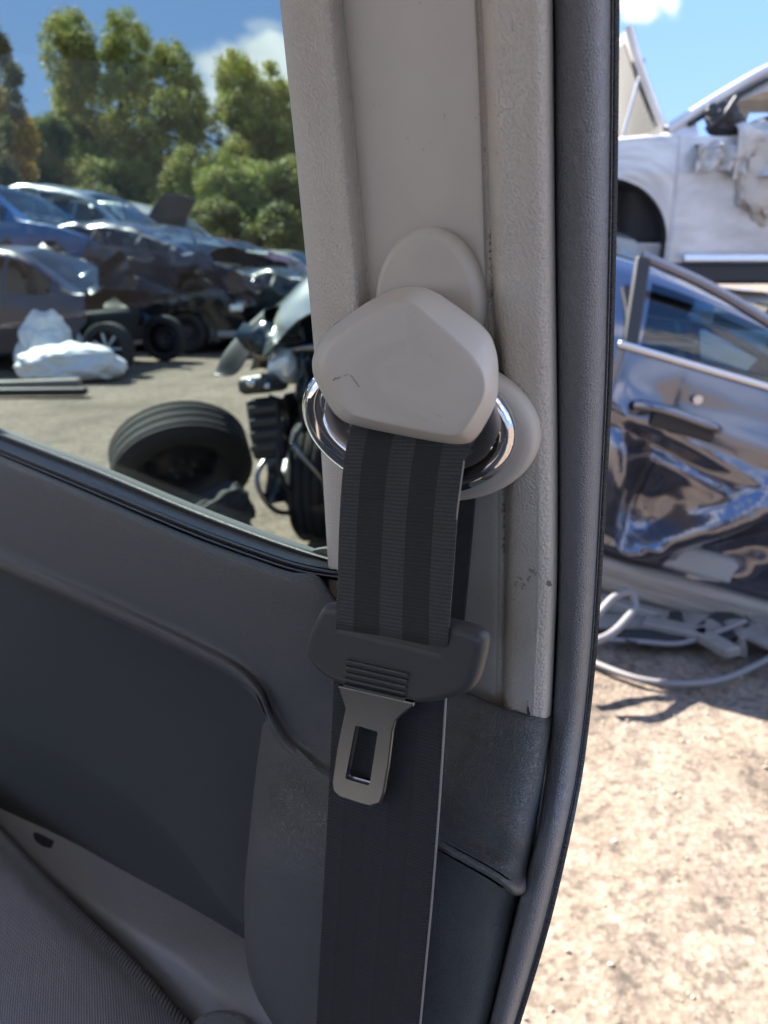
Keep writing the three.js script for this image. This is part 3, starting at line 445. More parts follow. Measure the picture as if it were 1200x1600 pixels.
// loose stones on the near ground
{
  const geo = new THREE.IcosahedronGeometry(1, 1); const p = geo.attributes.position; for (let i = 0; i < p.count; i++) { const v = V(p.getX(i), p.getY(i), p.getZ(i)), k = 1 + 0.35 * nz(v.x * 2 + 9, v.y * 2, v.z * 2); p.setXYZ(i, v.x * k, v.y * k * 0.6, v.z * k); } geo.computeVertexNormals();
  const N = 1400, im = new THREE.InstancedMesh(geo, std(lin(0.42, 0.38, 0.33), 0.95, { map: rep(dustC, 1) }), N), m = new THREE.Matrix4();
  for (let i = 0; i < N; i++) { const x = rr(0.05, 2.3), z = -rr(0.7, 2.8), s = 0.0015 + 0.006 * Math.pow(rnd(), 4); m.compose(V(x, 0.0 + 0.030 * fbm(x * 2.2, 3, z * 2.2, 3) + 0.016 * fbm(x * 11, 7, z * 11, 3) - 0.012 + s * 0.2, z), new THREE.Quaternion().setFromEuler(new THREE.Euler(rr(0, 6), rr(0, 6), rr(0, 6))), V(s, s, s)); im.setMatrixAt(i, m); const k = rr(0.9, 1.5); im.setColorAt(i, lin(k, k * rr(0.92, 1), k * rr(0.8, 0.98))); }
  im.name = 'gravel'; im.userData = { kind: 'stuff', label: 'small pale stones scattered over the dirt yard', category: 'gravel' }; shadow(im); scene.add(im);
}

// ------------------------------------------------------------------ wheels
const tyreG = (R, w) => { const r0 = R * 0.66, pr = [[r0, -w * 0.42], [r0 + 0.012, -w * 0.46], [R * 0.82, -w * 0.52], [R * 0.94, -w * 0.46], [R * 0.985, -w * 0.38]];
  for (const k of [-0.30, -0.1, 0.1, 0.30]) pr.push([R, (k - 0.055) * w], [R, (k - 0.02) * w], [R - 0.009, (k - 0.018) * w], [R - 0.009, (k + 0.018) * w], [R, (k + 0.02) * w], [R, (k + 0.055) * w]);
  pr.push([R * 0.985, w * 0.38], [R * 0.94, w * 0.46], [R * 0.82, w * 0.52], [r0 + 0.012, w * 0.46], [r0, w * 0.42]);
  const g = new THREE.LatheGeometry(pr.map(([a, b]) => new THREE.Vector2(a, b)), 44); g.rotateX(Math.PI / 2); return g; };
function wheelInto(parent, R, w, alloy, name = 'wheel') {            // axis along local z
  const g = mesh(name, tyreG(R, w), M.tyre, parent), r0 = R * 0.67;
  const rim = alloy === 'steel' ? M.darkRim : M.rim;
  const dish = new THREE.LatheGeometry([[0.001, 0.02], [R * 0.2, 0.02], [R * 0.26, 0.0], [R * 0.5, -0.012], [R * 0.56, 0.03], [r0, 0.055], [r0, 0.075]].map(([a, b]) => new THREE.Vector2(a, b + 0.01)), 36); dish.rotateX(Math.PI / 2);
  if (alloy === 'steel') {
    const rm = mesh('rim', dish, rim, g);
    for (let i = 0; i < 5; i++) { const a = i / 5 * 2 * Math.PI + 0.3; mesh('bolt', placed(new THREE.CylinderGeometry(0.011, 0.013, 0.02, 6), Math.cos(a) * R * 0.17, Math.sin(a) * R * 0.17, 0.035, Math.PI / 2), M.steelEdge, g); }
    for (let i = 0; i < 8; i++) { const a = i / 8 * 2 * Math.PI; mesh('rim_hole', placed(new THREE.CylinderGeometry(0.021, 0.021, 0.012, 12), Math.cos(a) * R * 0.42, Math.sin(a) * R * 0.42, 0.004, Math.PI / 2), M.cavity, g); }
  } else {
    const back = new THREE.LatheGeometry([[0.001, -0.04], [R * 0.6, -0.04], [r0, 0.04], [r0, 0.075]].map(([a, b]) => new THREE.Vector2(a, b)), 32); back.rotateX(Math.PI / 2); mesh('drum', back, M.darkRim, g);
    const sp = []; for (let i = 0; i < 7; i++) { const b = box(R * 0.6, 0.035, 0.022, 0.008); b.translate(R * 0.33, 0, 0.045); b.rotateZ(i / 7 * 2 * Math.PI); sp.push(b.index ? b.toNonIndexed() : b); }
    const hub = new THREE.CylinderGeometry(R * 0.14, R * 0.16, 0.03, 20).toNonIndexed(); hub.rotateX(Math.PI / 2); hub.translate(0, 0, 0.048); sp.push(hub);
    mesh('rim', mergeGeometries(sp.map((q) => { q.deleteAttribute('uv'); return q; })), rim, g);
  }
  return g;
}

// ------------------------------------------------------------------ cars: a lofted shell. local x runs from tail (0) to nose (L), y up, z across (+z is the side on show)
function carShell(o) {
  const { L = 4.0, W = 1.7, H = 1.42, sill = 0.2, belt = 0.88, xr = 0.72, xf = L - 0.82, ar = 0.35, cowl = 2.85, roofF = 2.05, roofR = 0.75, tail = 0.95, nose = 0.70, hoodOpen = false, crush = 0, dmg = 0, seedN = 1, paintM, doors = [], windows = [[0.5, 1.15], [1.2, 1.95], [2.0, 2.55]], glass = {}, wheels = ['a', 'a', 'a', 'a'], lamps = true, bend, fine = 1, cabin = true, liners = true, strip = 99 } = o;
  const g = new THREE.Group();
  const roofT = new THREE.CatmullRomCurve3([[-0.02, tail - 0.1], [0.03, tail], [lerp(0, roofR, 0.35), lerp(tail, H, 0.5)], [roofR, H - 0.02], [lerp(roofR, roofF, 0.5), H], [roofF, H - 0.035], [lerp(roofF, cowl, 0.5), lerp(H, belt + 0.06, 0.5)], [cowl, belt + 0.055], [cowl + 0.12, belt + 0.045], [lerp(cowl, L, 0.6), lerp(belt, nose, 0.4) + 0.02], [L - 0.12, nose], [L - 0.01, nose - 0.14]].map(([x, y]) => V(x, y, 0)), false, 'centripetal').getPoints(300);
  const yTop = (x) => { for (let i = 1; i < roofT.length; i++) if (roofT[i].x >= x) { const a = roofT[i - 1], b = roofT[i], t = (x - a.x) / Math.max(1e-6, b.x - a.x); return lerp(a.y, b.y, clamp(t)); } return roofT[roofT.length - 1].y; };
  const hw = (x) => { const u = Math.abs(2 * x / L - 1); return W / 2 * (1 - 0.04 * u * u - 0.22 * Math.pow(u, 9)); };
  const low = (x) => { let y = sill; for (const c of [xr, xf]) { const d = Math.abs(x - c); if (d < ar) y = Math.max(y, 0.29 + Math.sqrt(ar * ar - d * d) * 0.98); } return y; };
  // stations
  const xs = new Set(); const N = Math.round(54 * fine); for (let i = 0; i <= N; i++) xs.add(+(L * i / N).toFixed(4));
  for (const c of [xr, xf]) for (let k = 0; k <= 22; k++) { const a = k / 22 * Math.PI; xs.add(+clamp(c - ar * 0.9995 * Math.cos(a), 0, L).toFixed(4)); }
  for (const w of windows) w.forEach((v) => xs.add(+v.toFixed(4)));
  for (const v of [cowl, roofF, roofR, 0.08]) xs.add(+v.toFixed(4));
  const gaps = new Set(); for (const d of doors) for (const v of d.x) { for (const q of [-0.009, 0, 0.009]) xs.add(+(v + q).toFixed(4)); gaps.add(+v.toFixed(4)); }
  const X = [...xs].sort((a, b) => a - b).filter((v, i, A) => !i || v - A[i - 1] > 0.0015);
  const nl = Math.round(9 * fine), nu = 6, nt = 5;
  const ring = (x) => {
    const yt = yTop(x), b = Math.min(belt + 0.05 * (1 - x / L) * 1.0, yt - 0.035), y0 = low(x), h = hw(x), gh = clamp((yt - b) / (H - belt)), out = [];
    for (let k = 0; k <= nl; k++) { const t = k / nl, y = lerp(y0, b, t), q = (y - sill) / (b - sill); const bulge = 1 - 0.045 * Math.pow(1 - q, 2) * 1.6 - 0.03 * Math.pow(q, 4) + 0.012 * sstep(0.62, 0.72, q) - 0.010 * sstep(0.74, 0.86, q); out.push([y, h * bulge]); }
    const hb = out[nl][1], ht = h * lerp(0.93, 0.72, gh), ye = yt - lerp(0.012, 0.055, gh);
    for (let k = 1; k <= nu; k++) { const t = k / nu; out.push([lerp(b, ye, t), lerp(hb, ht, Math.pow(t, 1.25))]); }
    for (let k = 1; k <= nt; k++) { const t = k / nt; out.push([lerp(ye, yt, Math.sin(t * Math.PI / 2)), ht * (1 - t)]); }
    return out;
  };
  const R = X.map(ring), m = R[0].length, full = 2 * m - 1, pos = [], uvs = [];
  X.forEach((x, i) => { for (let k = 0; k < full; k++) {
    const side = k < m ? 1 : -1, kk = k < m ? k : 2 * m - 2 - k; let [y, z] = R[i][kk]; z *= side; let p = V(x, y, z);
    if (gaps.has(+x.toFixed(4)) && kk <= nl) p.z -= side * 0.014;
    if (crush && y > belt) p.y = belt + (y - belt) * (1 - crush * (0.75 + 0.5 * fbm(x * 1.6 + seedN, 0, z * 1.4, 2)));
    if (dmg) { const a = dmg * (0.35 + sstep(0.55 * L, L, x)), q = 1.7; p.x += a * 0.9 * fbm(p.x * q + seedN, p.y * q, p.z * q, 3); p.y += a * fbm(p.x * q, p.y * q + 7 + seedN, p.z * q, 3); p.z += a * 0.8 * fbm(p.x * q, p.y * q, p.z * q + seedN + 17, 3); }
    if (bend) bend(p, x, y, side, kk <= nl);
    pos.push(p.x, p.y, p.z); uvs.push(x, kk * 0.1);
  } });
  const buckets = {};
  const put = (key, i, k) => { (buckets[key] ??= []).push([i, k]); };
  for (let i = 0; i < X.length - 1; i++) for (let k = 0; k < full - 1; k++) {
    const kk = k < m - 1 ? k : 2 * m - 3 - k, side = k < m - 1 ? 'n' : 'f', xm = (X[i] + X[i + 1]) / 2; let key = 'body';
    if (kk >= nl + 0 && kk < nl + nu) { windows.forEach((w, q) => { if (xm > w[0] && xm < w[1] && yTop(xm) - belt > 0.10 && kk >= nl && kk < nl + nu - 1) key = 'side_window|' + q + side; }); }
    else if (kk >= nl + nu) { if (xm > roofF + 0.02 && xm < cowl - 0.02 && kk > nl + nu - 0) key = 'windscreen|'; else if (xm > 0.1 && xm < roofR - 0.12 && kk > nl + nu) key = 'rear_window|'; else if (xm > cowl && xm < L - 0.1) key = hoodOpen ? 'skip' : 'bonnet|'; }
    if (kk < nl) doors.forEach((d, q) => { if (side === (d.side ?? 'n') && xm > d.x[0] && xm < d.x[1]) key = (d.name ?? 'door') + '|' + q; });
    if (xm > strip) key = 'skip';
    if (key !== 'skip') put(key, i, k);
  }
  const nrmG = new THREE.BufferGeometry(); { const idx = []; for (let i = 0; i < X.length - 1; i++) for (let k = 0; k < full - 1; k++) { const a = i * full + k, b = a + full; idx.push(a, a + 1, b, b, a + 1, b + 1); } nrmG.setAttribute('position', new THREE.Float32BufferAttribute(pos, 3)); nrmG.setIndex(idx); nrmG.computeVertexNormals(); }
  const na = nrmG.attributes.normal.array; const flipN = na[(X.length >> 1) * 3 * full + 3 * (m - 1) + 1] < 0;
  if (flipN) for (let i = 0; i < na.length; i++) na[i] *= -1;
  const made = {};
  for (const [key, cells] of Object.entries(buckets)) {
    const map = new Map(), P3 = [], N3 = [], U = [], I = [];
    const v = (q) => { if (!map.has(q)) { map.set(q, map.size); P3.push(pos[3 * q], pos[3 * q + 1], pos[3 * q + 2]); N3.push(na[3 * q], na[3 * q + 1], na[3 * q + 2]); U.push(uvs[2 * q], uvs[2 * q + 1]); } return map.get(q); };
    for (const [i, k] of cells) { const a = i * full + k, b = a + full; if (flipN) I.push(v(a), v(b), v(a + 1), v(b), v(b + 1), v(a + 1)); else I.push(v(a), v(a + 1), v(b), v(b), v(a + 1), v(b + 1)); }
    const G = new THREE.BufferGeometry(); G.setAttribute('position', new THREE.Float32BufferAttribute(P3, 3)); G.setAttribute('normal', new THREE.Float32BufferAttribute(N3, 3)); G.setAttribute('uv', new THREE.Float32BufferAttribute(U, 2)); G.setIndex(I);
    const name = key.split('|')[0], isGlass = /window|windscreen/.test(name);
    if (isGlass && (glass[name] === 'none' || (glass.skip ?? []).includes(key.split('|')[1]))) continue;
    made[key] = mesh(name, G, isGlass ? (glass.mat ?? M.pane) : paintM, g);
  }
  // underbody, arches, cabin
  const fl = box(Math.min(L, strip) * 0.94, 0.10, W * 0.84, 0.03); fl.translate(Math.min(L, strip) / 2, sill + 0.07, 0); mesh('underbody', fl, M.underside, g);
  for (const c of (liners ? [xr, xf] : [xr])) if (c > 0) for (const s of [1, -1]) { const a = new THREE.CylinderGeometry(ar * 1.0, ar * 1.0, 0.3, 26, 1, true, 0, Math.PI); a.rotateX(Math.PI / 2); a.rotateZ(Math.PI); a.rotateZ(-Math.PI / 2 + Math.PI / 2); placed(a, c, 0.29, s * (W / 2 - 0.21)); const A = mesh('arch_liner', a, M.darkPlastic, g); const wv = placed(new THREE.CylinderGeometry(ar, ar, 0.02, 26), c, 0.29, s * (W / 2 - 0.34), Math.PI / 2); mesh('arch_wall', wv, M.cavity, A); }
  if (cabin) { const b = box(cowl - roofR + 0.35, belt - sill - 0.28, W * 0.8, 0.08); b.translate((cowl + roofR) / 2 - 0.05, (belt + sill) / 2 - 0.06, 0); mesh('cabin_lining', b, M.cavity, g);
    for (const [sx, sz] of [[1.75, 0.36], [1.75, -0.36], [0.9, 0.36], [0.9, -0.36]]) { const s = box(0.16, 0.52 * (1 - crush), 0.46, 0.07); s.rotateZ(0.25); s.translate(sx * L / 4, belt + 0.06 - crush * 0.15, sz); mesh('seat_back', s, M.carpet, g); } }
  wheels.forEach((w, q) => { if (w === '-') return; const R0 = 0.295, wh = wheelInto(g, R0, 0.19, w === 's' ? 'steel' : 'alloy'); const s = q % 2 ? -1 : 1; wh.position.set(q < 2 ? xf : xr, 0.29, s * (W / 2 - 0.12)); if (s < 0) wh.rotation.y = Math.PI; });
  if (lamps) for (const s of [1, -1]) { const a = box(0.22, 0.13, 0.26, 0.05); placed(a, L - 0.13, nose - 0.06, s * (W / 2 - 0.26), 0, s * 0.5, 0); mesh('headlight', a, M.lampGlass, g); const b = box(0.06, 0.24, 0.16, 0.03); placed(b, 0.05, belt - 0.08, s * (W / 2 - 0.22), 0, -s * 0.25, 0); mesh('tail_light', b, M.tailLamp, g); }
  if (strip > L) { const b = box(0.12, 0.05, 0.9, 0.02); b.translate(L - 0.04, 0.42, 0); mesh('grille', b, M.darkPlastic, g); }
  g.userData.made = made;
  return g;
}
function addCar(o, label, [x, y, z], yaw, tilt = 0, roll = 0, group) {
  const g = carShell(o), made = g.userData.made; g.name = numbered(o.name ?? 'wrecked_car'); g.userData = { label, category: 'car' }; if (group) g.userData.group = group;
  const q = new THREE.Quaternion().setFromAxisAngle(V(0, 1, 0), yaw).multiply(new THREE.Quaternion().setFromAxisAngle(V(0, 0, 1), tilt)).multiply(new THREE.Quaternion().setFromAxisAngle(V(1, 0, 0), roll));
  g.quaternion.copy(q); g.position.set(x, y, z); scene.add(g); g.made = made; return g;
}
// put a car so that its local point (lx, ly, lz) lands on a world point
function carAt(o, label, local, world, yaw, tilt = 0, roll = 0, group) {
  const g = addCar(o, label, [0, 0, 0], yaw, tilt, roll, group); const v = V(...local).applyQuaternion(g.quaternion); g.position.copy(world).sub(v); return g;
}
const ico = (r, d) => { const q = new THREE.IcosahedronGeometry(r, d); q.deleteAttribute('normal'); q.deleteAttribute('uv'); return mergeVertices(q, 1e-5); };
// ================================================================== cars beyond the door opening
// navy car standing nose-down, its near side facing the viewer, rear end cut away
{
  const dx0 = 0.5, dent = (p, x, y, side, lower) => {
    if (side < 0 || !lower) return;
    const u = (x - dx0) / 1.05, v = (y - 0.2) / 0.66;                       // along the front door, up the door
    const ramp = sstep(-0.02, 0.06, u) * sstep(1.1, 0.85, u);
    const fold = (cu, cv, ax, w, l, a) => { const du = u - cu, dv = v - cv, c = Math.cos(ax), s = Math.sin(ax), q = du * c + dv * s, r = -du * s + dv * c; return a * Math.exp(-q * q / (w * w) - r * r / (l * l)); };
    let d = fold(0.27, 0.34, 0.05, 0.10, 0.30, -0.070) + fold(0.11, 0.42, 0.22, 0.035, 0.28, 0.040) + fold(0.19, 0.40, 0.1, 0.03, 0.3, -0.018) + fold(0.42, 0.30, -0.55, 0.05, 0.4, 0.055) + fold(0.56, 0.22, -0.5, 0.07, 0.3, -0.05) + fold(0.25, 0.06, 1.35, 0.06, 0.2, 0.035) + fold(0.22, 0.63, 1.2, 0.035, 0.3, -0.03) + fold(0.36, 0.56, 1.35, 0.04, 0.22, 0.025);
    const crease = (cu, cv, ax, w, l, a) => { const du = u - cu, dv = v - cv, c = Math.cos(ax), s = Math.sin(ax), q = du * c + dv * s, r = -du * s + dv * c; return a * Math.exp(-Math.abs(q) / w - r * r / (l * l)); };
    d += crease(0.12, 0.45, 0.2, 0.035, 0.3, 0.03) + crease(0.20, 0.45, 0.05, 0.03, 0.32, -0.03) + crease(0.40, 0.36, -0.5, 0.045, 0.4, 0.045) + crease(0.48, 0.20, -0.6, 0.03, 0.3, -0.03) + crease(0.3, 0.14, 1.2, 0.05, 0.2, 0.035) + crease(0.33, 0.68, 1.3, 0.03, 0.28, 0.022);
    d += 0.022 * fbm(x * 6, y * 6, 3, 3) * sstep(0.72, 0.5, v);
    p.z += 1.25 * d * ramp * sstep(0.0, 0.08, v) - 0.085 * sstep(0.55, 0.0, v);
  };
  const o = { name: 'navy_car', L: 2.65, W: 1.68, H: 1.19, sill: 0.2, belt: 0.86, xr: -2, xf: 1.95, ar: 0.33, cowl: 1.7, roofF: 0.8, roofR: 0.2, tail: 1.0, nose: 0.62, paintM: P.navy, bend: dent, fine: 4.6, doors: [{ x: [dx0, 1.55], name: 'front_door' }], windows: [[0.15, 0.40], [0.54, 1.45]], glass: { mat: M.bluePane }, wheels: ['-', '-', '-', '-'], lamps: false, cabin: false, seedN: 4 };
  const g = carAt(o, 'dark navy car with a crumpled front door, standing under the white car', [dx0, 0.86, 0.80], at(972, 560, 2.42), -0.10, -0.26, 0);
  const door = Object.entries(g.made).find(([k]) => k.startsWith('front_door'))[1], X = dx0 - 1.05;
  const zs = 0.835, sh = (q) => q.translate(X, 0, 0);
  mesh('belt_strip', sh(placed(box(1.2, 0.022, 0.022, 0.008), 1.62, 0.893, zs - 0.02, 0, 0, -0.012)), M.steelEdge, g);
  mesh('window_pillar', sh(placed(box(0.045, 0.29, 0.03, 0.01), 1.045, 1.025, zs - 0.085, -0.34, 0, 0.12)), M.darkPlastic, g);
  mesh('window_frame', sh(tube([V(1.02, 1.165, 0.70), V(1.25, 1.13, 0.70), V(1.5, 1.065, 0.72), V(1.8, 0.98, 0.755), V(2.1, 0.90, 0.79)], 0.017, 40, 8)), P.navy, g);
  mesh('door_handle', sh(tube([V(1.13, 0.742, zs + 0.005), V(1.17, 0.752, zs + 0.04), V(1.27, 0.75, zs + 0.045), V(1.36, 0.742, zs + 0.04), V(1.39, 0.735, zs + 0.005)], 0.016, 30, 10)), P.navy, door);
  mesh('handle_recess', sh(placed(box(0.2, 0.06, 0.02, 0.01), 1.29, 0.72, zs - 0.004)), M.darkPlastic, door);
  mesh('lock', sh(placed(new THREE.CylinderGeometry(0.014, 0.014, 0.02, 16), 1.30, 0.805, zs - 0.002, Math.PI / 2)), M.steelEdge, door);
  mesh('rear_sun_block', placed(box(0.03, 0.92, 1.5, 0.01), 0.06, 0.66, 0), P.navy, g);  // added unseen panel: stops sun streaking through the open shell onto the ground
  mesh('rocker', sh(placed(box(2.0, 0.12, 0.10, 0.03), 1.7, 0.15, 0.70)), M.dustySill, g);
  mesh('sill_trim', sh(placed(box(2.2, 0.05, 0.12, 0.02), 1.7, 0.07, 0.74, 0, 0, 0.01)), M.strip, g);
  mesh('door_hinge', sh(placed(box(0.05, 0.05, 0.05, 0.012), 1.03, 0.62, zs - 0.02)), M.steelEdge, g);
  mesh('door_hinge', sh(placed(box(0.03, 0.13, 0.03, 0.012), 1.075, 0.31, zs - 0.02)), M.strip, g);
}
// grey crushed car behind, carrying the white one together with the navy car
carAt({ name: 'crushed_car', L: 3.9, H: 1.3, crush: 0.55, dmg: 0.1, paintM: P.pearl, wheels: ['-', '-', '-', '-'], seedN: 9, lamps: false }, 'pale car with crushed roof wedged beneath the white car, behind the navy car', [0, 0, 0.85], V(0.55, -0.09, -4.85), 0.02);
// white car on top, facing the other way, bonnet up, front wheel gone
{
  const o = { name: 'white_car', L: 4.2, W: 1.76, H: 1.45, sill: 0.2, belt: 0.90, xf: 3.27, ar: 0.40, cowl: 2.95, roofF: 2.0, nose: 0.78, paintM: P.white, hoodOpen: true, fine: 1.6, doors: [{ x: [1.75, 2.86], name: 'front_door', side: 'f' }, { x: [0.85, 1.74], name: 'rear_door', side: 'f' }], windows: [[0.45, 1.0], [1.05, 1.72], [1.84, 2.75]], glass: { side_window: 'none', windscreen: 'none' }, wheels: ['-', '-', 'a', 'a'], seedN: 12 };
  // local -z side is on show: turn by pi
  const g = carAt(o, 'white car stacked on top with raised bonnet, missing front wheel and torn airbag', [2.86, 0.2, -0.86], at(1044, 410, 4.9), Math.PI + 0.05, 0.0);
  const zs = -0.86;
  // bonnet swung up about the cowl
  const bon = (t, s) => { const a = 1.2, x = 2.86 + t * Math.cos(a), y = 0.955 + t * Math.sin(a); return V(x + 0.05 * Math.sin(t * 3), y, s * (0.76 - 0.06 * t)); };
  const bg = sheet([0, 0.15, 0.36, 0.54, 0.63].map((t) => [-1, -0.93, -0.5, 0, 0.5, 0.93, 1].map((s) => bon(t, s).add(V(Math.abs(s) > 0.95 ? 0.04 : 0, Math.abs(s) > 0.95 ? -0.01 : 0, 0)))), 3, 3, 0.035, V(-3, 2, 0));
  const bonnet = mesh('bonnet', bg, P.white, g);
  mesh('bonnet_lining', sheet([0.06, 0.3, 0.56].map((t) => [-0.86, 0, 0.86].map((s) => bon(t, s).add(V(0.06, -0.02, 0)))), 3, 3, 0.01, V(5, 0, 0)), M.felt, bonnet);
  mesh('bonnet_strut', tube([V(3.16, 0.93, -0.70), V(3.06, 1.36, -0.69)], 0.010, 6, 8), M.rim, g);
  mesh('engine_cover', placed(box(0.8, 0.22, 0.9, 0.08), 3.42, 0.86, 0.1), P.white, g);
  mesh('inner_wing', placed(box(0.75, 0.12, 0.2, 0.05), 3.4, 0.86, 0.62), P.white, g);
  mesh('hub', placed(new THREE.CylinderGeometry(0.15, 0.15, 0.08, 24), 3.28, 0.27, -0.62, Math.PI / 2), M.underside, g);
  mesh('sill_strip', placed(box(1.95, 0.045, 0.03, 0.012), 1.8, 0.225, zs - 0.012), M.chrome, g);
  mesh('rocker', placed(box(2.1, 0.13, 0.07, 0.03), 1.9, 0.135, zs + 0.05), M.darkPlastic, g);
  mesh('screen_pillar', tube([V(2.93, 0.95, -0.80), V(2.6, 1.15, -0.74), V(2.25, 1.33, -0.67), V(1.9, 1.425, -0.64)], 0.035, 40, 10), P.white, g);
  mesh('roof_rail', tube([V(2.80, 0.985, -0.815), V(2.5, 1.155, -0.76), V(2.2, 1.30, -0.71), V(1.9, 1.385, -0.68)], 0.014, 40, 8), M.darkPlastic, g);
  mesh('mirror_stub', (() => { const q = ico(0.10, 14), p = q.attributes.position; for (let i = 0; i < p.count; i++) { const v = V(p.getX(i), p.getY(i), p.getZ(i)), k = 1 + 0.6 * fbm(v.x * 14, v.y * 14, v.z * 14, 3); p.setXYZ(i, v.x * k * 1.15, v.y * k * 0.9, v.z * k * 0.6); } q.computeVertexNormals(); return placed(q, 2.60, 1.01, zs + 0.02, 0, 0, 0.6); })(), M.darkPlastic, g);
  mesh('mirror_arm', tube([V(2.70, 0.95, zs + 0.02), V(2.63, 1.02, zs - 0.04), V(2.56, 1.12, zs - 0.03)], 0.02, 20, 8), M.darkPlastic, g);
  // torn airbag hanging over the window ledge: folded cloth
  const cloth = (lx, w, y0, y1, seedN) => sheet(Array.from({ length: 9 }, (_, j) => Array.from({ length: 13 }, (_, i) => { const u = i / 12, v = j / 8, y = lerp(y0, y1, v) + 0.05 * fbm(u * 3, v * 3, seedN, 2), drop = v > 0.25 ? 1 : v / 0.25; return V(lx - w * u + 0.04 * fbm(u * 4, v * 4, seedN + 3, 2), y - 0.06 * Math.abs(u - 0.5) * v, zs + 0.10 - 0.14 * drop - 0.10 * (fbm(u * 5, v * 2.2, seedN + 8, 3) + 0.25) - 0.03 * Math.sin(u * 17 + v * 3)); })), 3, 3, 0.004, V(lx, y0, -5));
  mesh('airbag', cloth(2.55, 0.85, 1.02, 0.70, 2), M.airbag, g);
  mesh('airbag', cloth(2.78, 0.30, 0.90, 0.73, 6), M.airbag, g);
  mesh('torn_lining', placed((() => { const q = ico(0.16, 14), p = q.attributes.position; for (let i = 0; i < p.count; i++) { const v = V(p.getX(i), p.getY(i), p.getZ(i)), k = 1 + 0.9 * fbm(v.x * 9, v.y * 9, v.z * 9 + 4, 3); p.setXYZ(i, v.x * k, v.y * k * 1.2, v.z * k * 0.35); } q.computeVertexNormals(); return q; })(), 2.30, 0.66, zs - 0.02), std(lin(0.50, 0.44, 0.36), 0.9), g);
}
// ================================================================== cars beyond the quarter window
// wheel propped against scrap
{
  const w = thing('spare_wheel', 'loose wheel with black ribbed tyre and dark steel rim leaning on scrap', 'wheel');
  wheelInto(w, 0.30, 0.2, 'steel', 'tyre');
  const c = at(284, 722, 3.45); w.position.copy(c); w.quaternion.setFromUnitVectors(V(0, 0, 1), V(0.30, -0.58, 0.76).normalize());
  const s = thing('engine_part', 'oily dark engine block lying under the leaning wheel', 'engine part');
  const gp = onGround(300, 850);
  const lump = (sx, sy, sz, k) => { const q = ico(1, 14), p = q.attributes.position; for (let i = 0; i < p.count; i++) { const v = V(p.getX(i), p.getY(i), p.getZ(i)), m = Math.max(Math.abs(v.x), Math.abs(v.y), Math.abs(v.z)), r = lerp(1, 0.75 / m, 0.6) * (1 + 0.22 * fbm(v.x * 3 + k, v.y * 3, v.z * 3, 3)); p.setXYZ(i, v.x * r * sx, v.y * r * sy, v.z * r * sz); } q.computeVertexNormals(); return q; };
  mesh('block', placed(lump(0.26, 0.17, 0.17, 1), 0, 0.13, 0), M.tyre, s); mesh('cover', placed(lump(0.16, 0.1, 0.1, 5), 0.1, 0.23, 0.02, 0, 0.5, 0.4), M.tyre, s); mesh('bracket', tube([V(-0.2, 0.1, 0.1), V(-0.1, 0.25, 0.16), V(0.15, 0.2, 0.17), V(0.25, 0.06, 0.12)], 0.02, 24, 8), M.steel, s);
  s.position.set(c.x + 0.12, 0, c.z - 0.05 + 0.38);
}
